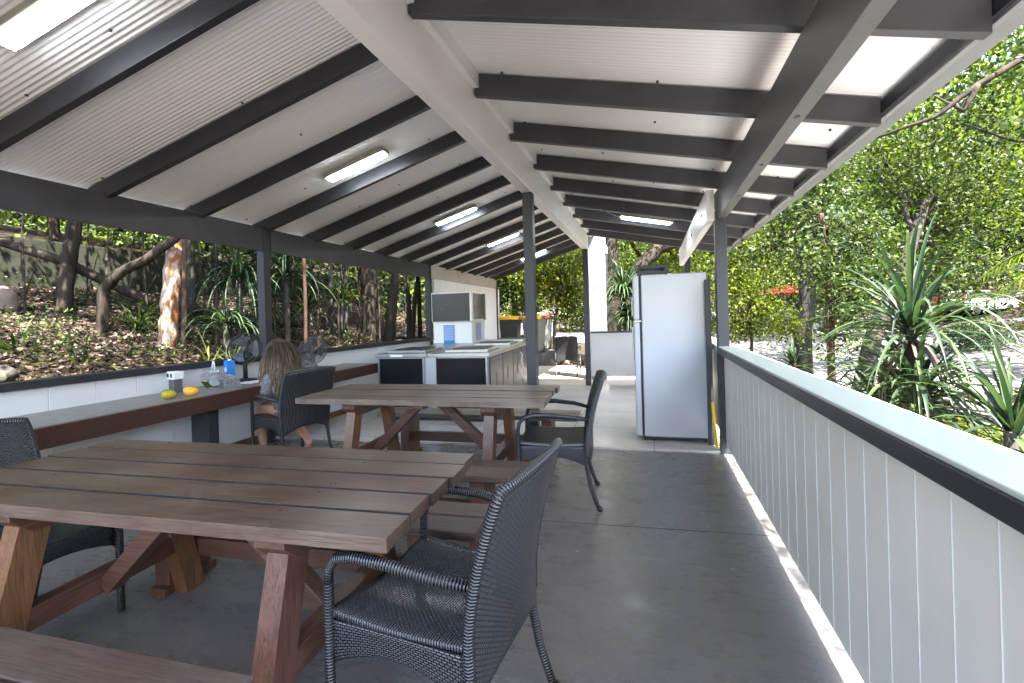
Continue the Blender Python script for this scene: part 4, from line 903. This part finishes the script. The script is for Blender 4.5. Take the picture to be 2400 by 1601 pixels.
# ---------------------------------------------------------------- trees
def tree(name, lab, trunk, tr, blobs, n, size, lm, bm_, seed, cat='tree', group=None, branches=(), thru=True):
    """trunk: world points from the ground up; blobs: (x, y, z, r)"""
    base = Vector(trunk[0]); e = empty(name, base, 0, lab, cat, group); r = random.Random(seed)
    q = M(); pts = [Vector(p) - base for p in trunk]; pts[0] = pts[0] - Vector((0, 0, .3))
    def wob(pts, rr, amp):
        out = []; m_ = 5
        for i in range(len(pts) - 1):
            for k in range(m_): out.append(pts[i].lerp(pts[i + 1], k / m_) + Vector((r.uniform(-1, 1), r.uniform(-1, 1), 0)) * amp)
        out.append(pts[-1]); n2 = len(out) - 1
        return out, [rr[0] + (rr[1] - rr[0]) * (i / n2) for i in range(n2 + 1)]
    a, b = wob(pts, tr, tr[0] * .12); q.tube(a, b, 10)
    o = q.build('trunk', bm_, e, smooth=True)
    q = M(); 
    for br in branches:
        a, b = wob([Vector(p[:3]) - base for p in br[0]], br[1], br[1][0] * .3); q.tube(a, b, 7)
    if blobs:
        fork = pts[max(0, len(pts) - 2)].lerp(pts[-1], .3)
        for (x, y, z, rr) in blobs:
            c = Vector((x, y, z)) - base; st = fork.lerp(pts[-1], r.random())
            if not thru: continue
            mid = st.lerp(c, .5) + Vector((r.uniform(-.2, .2), r.uniform(-.2, .2), .15)) * rr
            a, b = wob([st, mid, c], (tr[1] * .6, .012), .03); q.tube(a, b, 5)
            for k in range(5):
                t = c + Vector((r.gauss(0, 1), r.gauss(0, 1), r.gauss(0, .8))).normalized() * rr * .8; q.tube([mid.lerp(c, .4 + .1 * k), mid.lerp(t, .6), t], [.012, .008, .003], 4, False)
    if q.v: q.build('branches', bm_, e, smooth=True)
    if blobs: leafcloud('crown', lm, e, [(x - base.x, y - base.y, z - base.z) for x, y, z, _ in blobs], [b_[3] for b_ in blobs], n, size, seed)
    return e
def B_(lst, Z=None): return [(*P(u, v, z), r_) for u, v, z, r_ in lst]
def T_(u0, v0, *rest):   # trunk through picture points; first sits on the ground
    pts = [P(*t) for t in ((u0, v0, rest[0][2]),) + rest]; pts[0].z = gz(pts[0].x, pts[0].y); return pts
# right side
tree('small_tree', 'slim tree with reddish trunk and dark fine foliage just outside the railing', T_(1950, 960, (1945, 740, 6.4), (1932, 600, 6.4), (1925, 500, 6.4)), (.055, .03),
     B_([(1850, 540, 6.6, .42), (1930, 470, 6.6, .42), (2010, 540, 6.3, .38), (1895, 610, 6.2, .33), (1800, 500, 6.8, .36), (1970, 640, 6.3, .34), (2010, 720, 6.2, .28), (1960, 790, 6.3, .25), (1780, 590, 6.6, .22), (2060, 620, 6.5, .3), (1910, 400, 6.8, .4)]), 9500, .075, lf_dark, barkr, 21)
tree('leaning_tree', 'grey leaning trunk of a tree rising behind the strappy plants outside the railing', T_(1975, 905, (2040, 805, 8.2), (2110, 640, 8.6), (2180, 430, 9)), (.16, .09),
     B_([(2150, 400, 9, .8), (2050, 330, 9.4, .8), (2250, 480, 9, .75), (2200, 590, 9.2, .6), (2330, 420, 9, .7), (2090, 480, 9.5, .7), (2330, 640, 10, .6), (2010, 420, 9.6, .6)]), 11500, .10, lf_mid, barkg, 22)
bt = T_(2650, 900, (2620, 400, 6.5), (2560, 60, 6.5), (2500, -300, 7))
tree('overhanging_tree', 'big tree whose long dark limb and bright canopy hang in from the upper right', bt, (.28, .15),
     B_([(2380, 150, 6.4, .6), (2280, 230, 6.6, .55), (2350, 330, 6.6, .55), (2200, 310, 6.8, .5), (2110, 380, 7, .5), (2270, 430, 7, .5), (2400, 30, 6.5, .7), (2060, 420, 7.4, .45), (2390, 480, 6.6, .5), (2330, -150, 6.5, .8), (2150, -100, 7, .8), (1900, -250, 7, .8)]) + [(2.6, -.6, 5.0, .8), (3.2, .9, 5.2, .8), (2.4, 1.2, 4.7, .7), (3.6, -.4, 5.6, .8), (2.9, 2.4, 5.2, .8), (4.4, 1.8, 5.6, .8)], 15000, .085, lf_mid, barkd, 23,
     branches=[([P(2600, 200, 6.4), P(2430, 120, 6.1), P(2290, 200, 6.1), P(2190, 275, 6.2), P(2090, 310, 6.4), P(1990, 342, 6.8)], (.055, .012)), ([P(2290, 200, 6.1), P(2260, 260, 6.1), P(2190, 225, 6.3)], (.04, .012)), ([P(2600, 330, 6.4), P(2380, 330, 6.3), P(2250, 290, 6.4)], (.03, .010))], thru=False)
tree('pale_trunk_tree', 'pale twisted trunk standing in front of the road outside the railing', T_(1890, 860, (1880, 770, 10), (1895, 690, 10), (1880, 600, 10.4)), (.2, .14),
     B_([(1860, 500, 11, .6), (1940, 520, 11.5, .7), (1790, 560, 11, .6)]), 5000, .11, lf_grey, barkg, 24)
tree('yellow_shrub', 'bright yellow-green shrub tree immediately right of the grey corner post', T_(1755, 880, (1762, 800, 9), (1755, 700, 9)), (.04, .02),
     B_([(1740, 680, 9, .36), (1790, 730, 9, .33), (1730, 760, 9.2, .3), (1720, 610, 9.2, .36), (1800, 640, 9.4, .35), (1770, 560, 9.6, .36), (1840, 760, 9.2, .25)]), 6500, .085, lf_yel, barkd, 25)
tree('round_shrub', 'small rounded grey-green shrub in front of the parked car', T_(2290, 830, (2290, 800, 17)), (.08, .05), B_([(2290, 785, 17, .75), (2260, 800, 17, .55), (2330, 790, 17, .6)]), 2600, .13, lf_grey, barkd, 26, 'shrub')
# middle, beyond the shelter
t1 = T_(1425, 800, (1432, 700, 13), (1425, 600, 13), (1430, 520, 13), (1440, 380, 13))
tree('forked_tree', 'thick dark forked tree between the white column and the refrigerator', t1, (.30, .24), B_([(1500, 480, 13, 1.2), (1650, 500, 13.5, 1.2), (1560, 560, 14, .9), (1400, 420, 13, 1.3), (1600, 620, 14.5, .8), (1520, 640, 14.5, .6)]), 12000, .12, lf_yel, barkd, 27,
     branches=[([P(1440, 760, 13), P(1465, 700, 13), P(1490, 640, 13), P(1540, 585, 13), P(1600, 560, 13)], (.24, .16))])
tree('slender_tree', 'slender sapling with bright green leaves behind the far wicker chair', T_(1297, 810, (1300, 760, 14.5), (1312, 690, 14.5), (1320, 600, 14.5)), (.06, .03),
     B_([(1290, 650, 15, .7), (1335, 610, 15, .7), (1250, 640, 15.5, .7), (1330, 700, 15, .5), (1270, 580, 15.5, .7), (1340, 740, 15, .3), (1230, 730, 16, .4)]), 9000, .14, lf_yel, barkd, 28)
tree('shade_tree', 'dark leafy tree standing behind the wheelie bins', T_(1205, 790, (1207, 740, 18), (1205, 640, 18)), (.16, .1), B_([(1180, 660, 18, 1.0), (1220, 640, 18, 1.0), (1150, 690, 18.5, .7), (1200, 600, 18, 1.0), (1240, 690, 18, .5)]), 8000, .16, lf_mid, barkg, 29)
# bank trees, crowns mostly above the wall plate
def bank_tree(name, lab, pts, tr, bm_, seed, lm=lf_mid, crown=True, n=2600, group=None, branches=()):
    tp = T_(pts[0][0], pts[0][1], *pts[1:]); top = tp[-1] + (tp[-1] - tp[-2]).normalized() * 2.4; top.z = max(top.z, 5.2); tp.append(top); r = random.Random(seed)
    bl = [(top.x + r.uniform(-1.3, 1.3), top.y + r.uniform(-1.3, 1.3), top.z + r.uniform(-.2, 1.2), r.uniform(.5, .9)) for _ in range(5)] if crown else []
    return tree(name, lab, tp, tr, bl, n, .12, lm, bm_, seed, branches=branches)
bank_tree('tree', 'thick dark trunk standing behind the retaining wall at the upper left', [(125, 640), (125, 560, 12.5), (126, 495, 12.5)], (.13, .12), barkd, 40)
bank_tree('tree', 'grey lichen-spotted trunk leaning right, leftmost on the bank in front of the wall', [(146, 860), (150, 720, 7.5), (160, 620, 7.5), (176, 515, 7.5)], (.12, .095), barkd, 41)
bank_tree('crooked_tree', 'crooked dark trunk that bends sharply right towards the paperbark', [(243, 905), (240, 790, 7.0), (243, 680, 7.0), (285, 635, 7.0), (345, 608, 7.0), (410, 560, 7.0)], (.085, .06), barkd, 42,
          branches=[([P(243, 800, 6.9), P(250, 840, 6.6), P(238, 880, 6.4)], (.03, .035)), ([P(250, 690, 7), P(250, 600, 7.2), P(255, 520, 7.3)], (.02, .012))])
bank_tree('paperbark_tree', 'thick paperbark trunk with peeling orange and cream bark', [(388, 880), (392, 800, 7.2), (400, 690, 7.2), (408, 600, 7.2), (412, 540, 7.2)], (.135, .10), barkp, 43)
bank_tree('tree', 'thin straight brown trunk immediately right of the paperbark', [(432, 870), (431, 700, 6.8), (433, 550, 6.8)], (.035, .03), barkr, 44)
bank_tree('tree', 'grey trunk between the paperbark and the weeping palm', [(452, 800), (450, 680, 9.5), (440, 540, 9.5)], (.10, .09), barkg, 45)
bank_tree('tree', 'thin dark trunk just left of the first wall post', [(508, 830), (507, 700, 7.5), (505, 560, 7.5)], (.035, .03), barkd, 46)
bank_tree('tree', 'slim brown trunk in front of the weeping palm right of the first wall post', [(716, 840), (716, 730, 7.5), (712, 600, 7.5)], (.03, .025), barkr, 47)
bank_tree('tree', 'pale thin trunk in front of the retaining wall, left one of a pair', [(775, 760), (775, 680, 11), (776, 600, 11)], (.06, .055), barkg, 48)
bank_tree('tree', 'pale thin trunk in front of the retaining wall, right one of a pair', [(812, 740), (811, 680, 11.5), (812, 600, 11.5)], (.05, .05), barkg, 49)
bank_tree('tree', 'stout dark trunk in shadow at the middle of the second bay', [(865, 745), (866, 690, 12), (868, 610, 12)], (.2, .17), barkd, 50)
bank_tree('tree', 'dark trunk leaning right with a flared foot near the second wall post', [(905, 740), (920, 690, 11), (930, 620, 11)], (.14, .09), barkd, 51)
bank_tree('tree', 'first of a cluster of slim leaning trunks left of the second wall post', [(955, 800), (958, 700, 9.5), (945, 620, 9.5)], (.055, .045), barkd, 52)
bank_tree('tree', 'slim trunk leaning right within the cluster by the second wall post', [(955, 795), (972, 700, 9.3), (985, 620, 9.3)], (.05, .04), barkd, 53)
bank_tree('tree', 'last slim trunk nearly touching the second wall post', [(985, 790), (982, 700, 9.8), (978, 620, 9.8)], (.05, .04), barkd, 54)
for i, (u, z_) in enumerate(((60, 7), (205, 8.5), (300, 9.5), (345, 8), (480, 8.6), (560, 9.2), (645, 8.5), (688, 9.8), (745, 9), (792, 9.5), (838, 10.5), (890, 9.6), (925, 10.5))):
    rr = random.Random(i + 400); u2 = u + rr.uniform(-22, 22)
    tree('sapling', 'thin dark leafless sapling stem among the scrub on the bank', T_(u, 780, (u + rr.uniform(-6, 6), 700, z_), (u2, 560, z_), (u2 + rr.uniform(-15, 15), 430, z_)), (.022, .014), [], 0, .1, lf_mid, barkd, 400 + i, group='thin saplings on the bank',
         branches=[([P(u, 690, z_), P(u + rr.choice((-1, 1)) * rr.uniform(15, 35), 610 + rr.uniform(-30, 20), z_)], (.012, .006))])
for i, (x, y, z, lab) in enumerate(((-6.6, 3.6, 6.4, 'tall tree overhanging the near bank, trunk hidden left of the picture'), (-7.4, 9.2, 6.8, 'tall tree shading the middle of the bank from above the wall plate'), (-8.3, 13.5, 7.2, 'tall tree shading the far part of the bank'))):
    rr = random.Random(i * 31 + 5); bl = [(rr.uniform(-11, -3.6), y + rr.uniform(-3.6, 3.2), rr.uniform(5.3, 7.6), rr.uniform(.8, 1.2)) for k in range(17)]
    tree('shade_tree', lab, [(-10.6, y - (3.2 if i == 0 else -1), gz(-10.6, y - 3)), (-9.8, y - (2.4 if i == 0 else -1), 4.4), (x, y, z)], (.16, .10), bl, 17000, .15, lf_mid, barkd, 60 + i)
# far woodland : one mass
rg = np.random.default_rng(77); cs, rs = [], []
def belt(n, a0, a1, r0, r1, z0, z1, rr):
    for _ in range(n):
        a = math.radians(rg.uniform(a0, a1)); d = rg.uniform(r0, r1); x, y = d * math.sin(a), d * math.cos(a); cs.append((x, y, gz(x, y) + rg.uniform(z0, z1))); rs.append(rg.uniform(*rr))
belt(150, 5, 72, 26, 40, 1.2, 14, (1.2, 2.6)); belt(110, -85, 75, 42, 52, 2, 20, (2.5, 4))
belt(70, -25, 8, 30, 42, 0.5, 12, (1.3, 2.6)); belt(130, -85, -25, 15.5, 26, .3, 9, (1.0, 2.2)); belt(60, 15, 60, 17, 26, 5.5, 12, (1.0, 2.0))
o = leafcloud('woodland', leafmat('woodland_leaves', [(.008, .016, .004), (.03, .05, .009), (.10, .13, .02), (.016, .03, .007), (.055, .08, .025)], .4), None, cs, rs, 330000, .30, 78)
tag(o, 'far wooded mass of mixed green foliage closing every view out of the shelter', 'woodland', kind='stuff')
rg = np.random.default_rng(99); cs, rs = [], []
belt(130, -100, 5, 50, 62, 4, 30, (4, 6)); belt(70, 5, 85, 50, 62, 1, 9, (4, 6))
o = leafcloud('woodland', lf_grey, None, cs, rs, 110000, 1.1, 79)
tag(o, 'farthest grey-green hillside trees showing through gaps in the nearer foliage', 'woodland', kind='stuff')
# grass strip and low ground cover beyond the railing
gr = scatter(9000, 1.5, 6.2, 8.5, 15, .16, .06); tag(leafmesh('grass', lf_yel, None, gr), 'patchy bright grass between the railing and the road', 'grass', kind='stuff')
# ---------------------------------------------------------------- outdoor picnic table, cars, umbrella
p = gp(2285, 930, 9.5)
e = empty('outdoor_table', (p[0], p[1], p[2] + .04), math.radians(-35), 'weathered silver-topped picnic table standing on the path outside', 'picnic table')
q = M()
for i in range(4): q.box((0, -.3 + i * .2, .74), (1.7, .18, .04))
q.build('tabletop', paint('silvered_boards', (.2, .19, .18), .5, .2, 4), e, bevel=.006)
for s in (-1, 1):
    q = M(); q.box((0, s * .68, .44), (1.7, .25, .04)); q.build('bench', paint('silvered_boards', (.2, .19, .18), .5, .2, 4), e, bevel=.006)
    q = M(); q.bar((s * .6, -.75, .02), (s * .6, -.1, .7), .09, .05, (1, 0, 0)); q.bar((s * .6 + .06, .75, .02), (s * .6 + .06, .1, .7), .09, .05, (1, 0, 0)); q.box((s * .6 - .06, 0, .39), (.05, 1.5, .09)); q.build('leg', legm, e, bevel=.003)
p = gp(2300, 950, 8.6)
def car(loc, rz, lab, col):
    e = empty('parked_car', loc, rz, lab, 'car', 'parked cars'); W = .88
    cm_ = paint('car_paint', col, .25, .03, 1, 0, .6)
    low = [(-2.2, .45), (-2.2, .95), (-1.95, 1.02), (1.0, 1.0), (2.0, .85), (2.15, .6), (2.15, .35), (1.75, .3), (-1.9, .3)]
    def ext(q, pr, w0, w1=None):
        n = len(pr); w1 = w1 or [w0] * n; vs = [(x, -w1[i], z) for i, (x, z) in enumerate(pr)] + [(x, w1[i], z) for i, (x, z) in enumerate(pr)]
        q.add(vs, [tuple(range(n)), tuple(range(2 * n - 1, n - 1, -1))] + [(i, i + n, (i + 1) % n + n, (i + 1) % n) for i in range(n)])
    q = M(); ext(q, low, W); q.build('body', cm_, e, bevel=.08, seg=4)
    q = M(); ext(q, [(-2.05, 1.0), (-1.75, 1.45), (.1, 1.47), (.95, 1.0)], W, [.82, .68, .68, .8]); q.build('cabin', darkglass, e, bevel=.05, seg=3)
    q = M(); ext(q, [(-1.78, 1.455), (-1.7, 1.50), (.05, 1.51), (.16, 1.47)], .67); q.build('roof', cm_, e, bevel=.02)
    for x in (-1.35, 1.35):
        for s in (-1, 1):
            q = M(); q.lathe((x, s * .80, .33), [(.0, -.1), (.30, -.1), (.33, -.07), (.33, .07), (.30, .1), (0, .1)], 24, (0, 1, 0)); wq = q.build('wheel', gasket, e, smooth=False); q = M(); q.lathe((x, s * .895, .33), [(0, .01), (.19, .01), (.2, -.02)], 16, (0, s, 0)); q.build('rim', steel, wq)
    for s in (-1, 1):
        q = M(); q.box((-2.17, s * .76, .98), (.1, .16, .42)); q.build('tail_light', redp, e, bevel=.02)
        q = M(); q.box((2.08, s * .62, .72), (.14, .34, .14)); q.build('headlight', whitep, e, bevel=.03)
    q = M(); q.box((-2.22, 0, .5), (.08, 1.6, .18)); q.build('bumper', greyp, e, bevel=.03)
    q = M(); q.box((-2.215, 0, .78), (.02, .5, .12)); q.build('number_plate', whitep, e)
    return e
p = gp(2290, 765, 29); car((p[0], p[1], p[2] + .05), math.radians(28), 'silver station wagon with red tail light parked at the right between the trees', (.5, .52, .55))
p = gp(1255, 770, 24); car((p[0], p[1], p[2] + .05), math.radians(100), 'blue-grey parked car seen through leaves right of the grey ridge post', (.16, .2, .32))
p = gp(1850, 760, 30); car((p[0], p[1], p[2] + .05), math.radians(170), 'dark parked car in shadow beneath the red umbrella', (.04, .05, .07))
p = gp(1842, 760, 27)
e = empty('market_umbrella', p, 0, 'bright red market umbrella beyond the road', 'umbrella')
q = M(); q.tube([(0, 0, 0), (0, 0, 2.9)], .03, 8); q.build('pole', whitep, e)
q = M(); q.lathe((0, 0, 2.45), [(1.45, 0), (1.42, .03), (.7, .32), (.0, .5)], 8); q.build('canopy', redp, e, solid=.01)
q = M()
for k in range(8): t = 2 * math.pi * k / 8; q.tube([(0, 0, 2.93), (1.42 * math.cos(t), 1.42 * math.sin(t), 2.46)], .012, 4)
q.build('ribs', whitep, e)
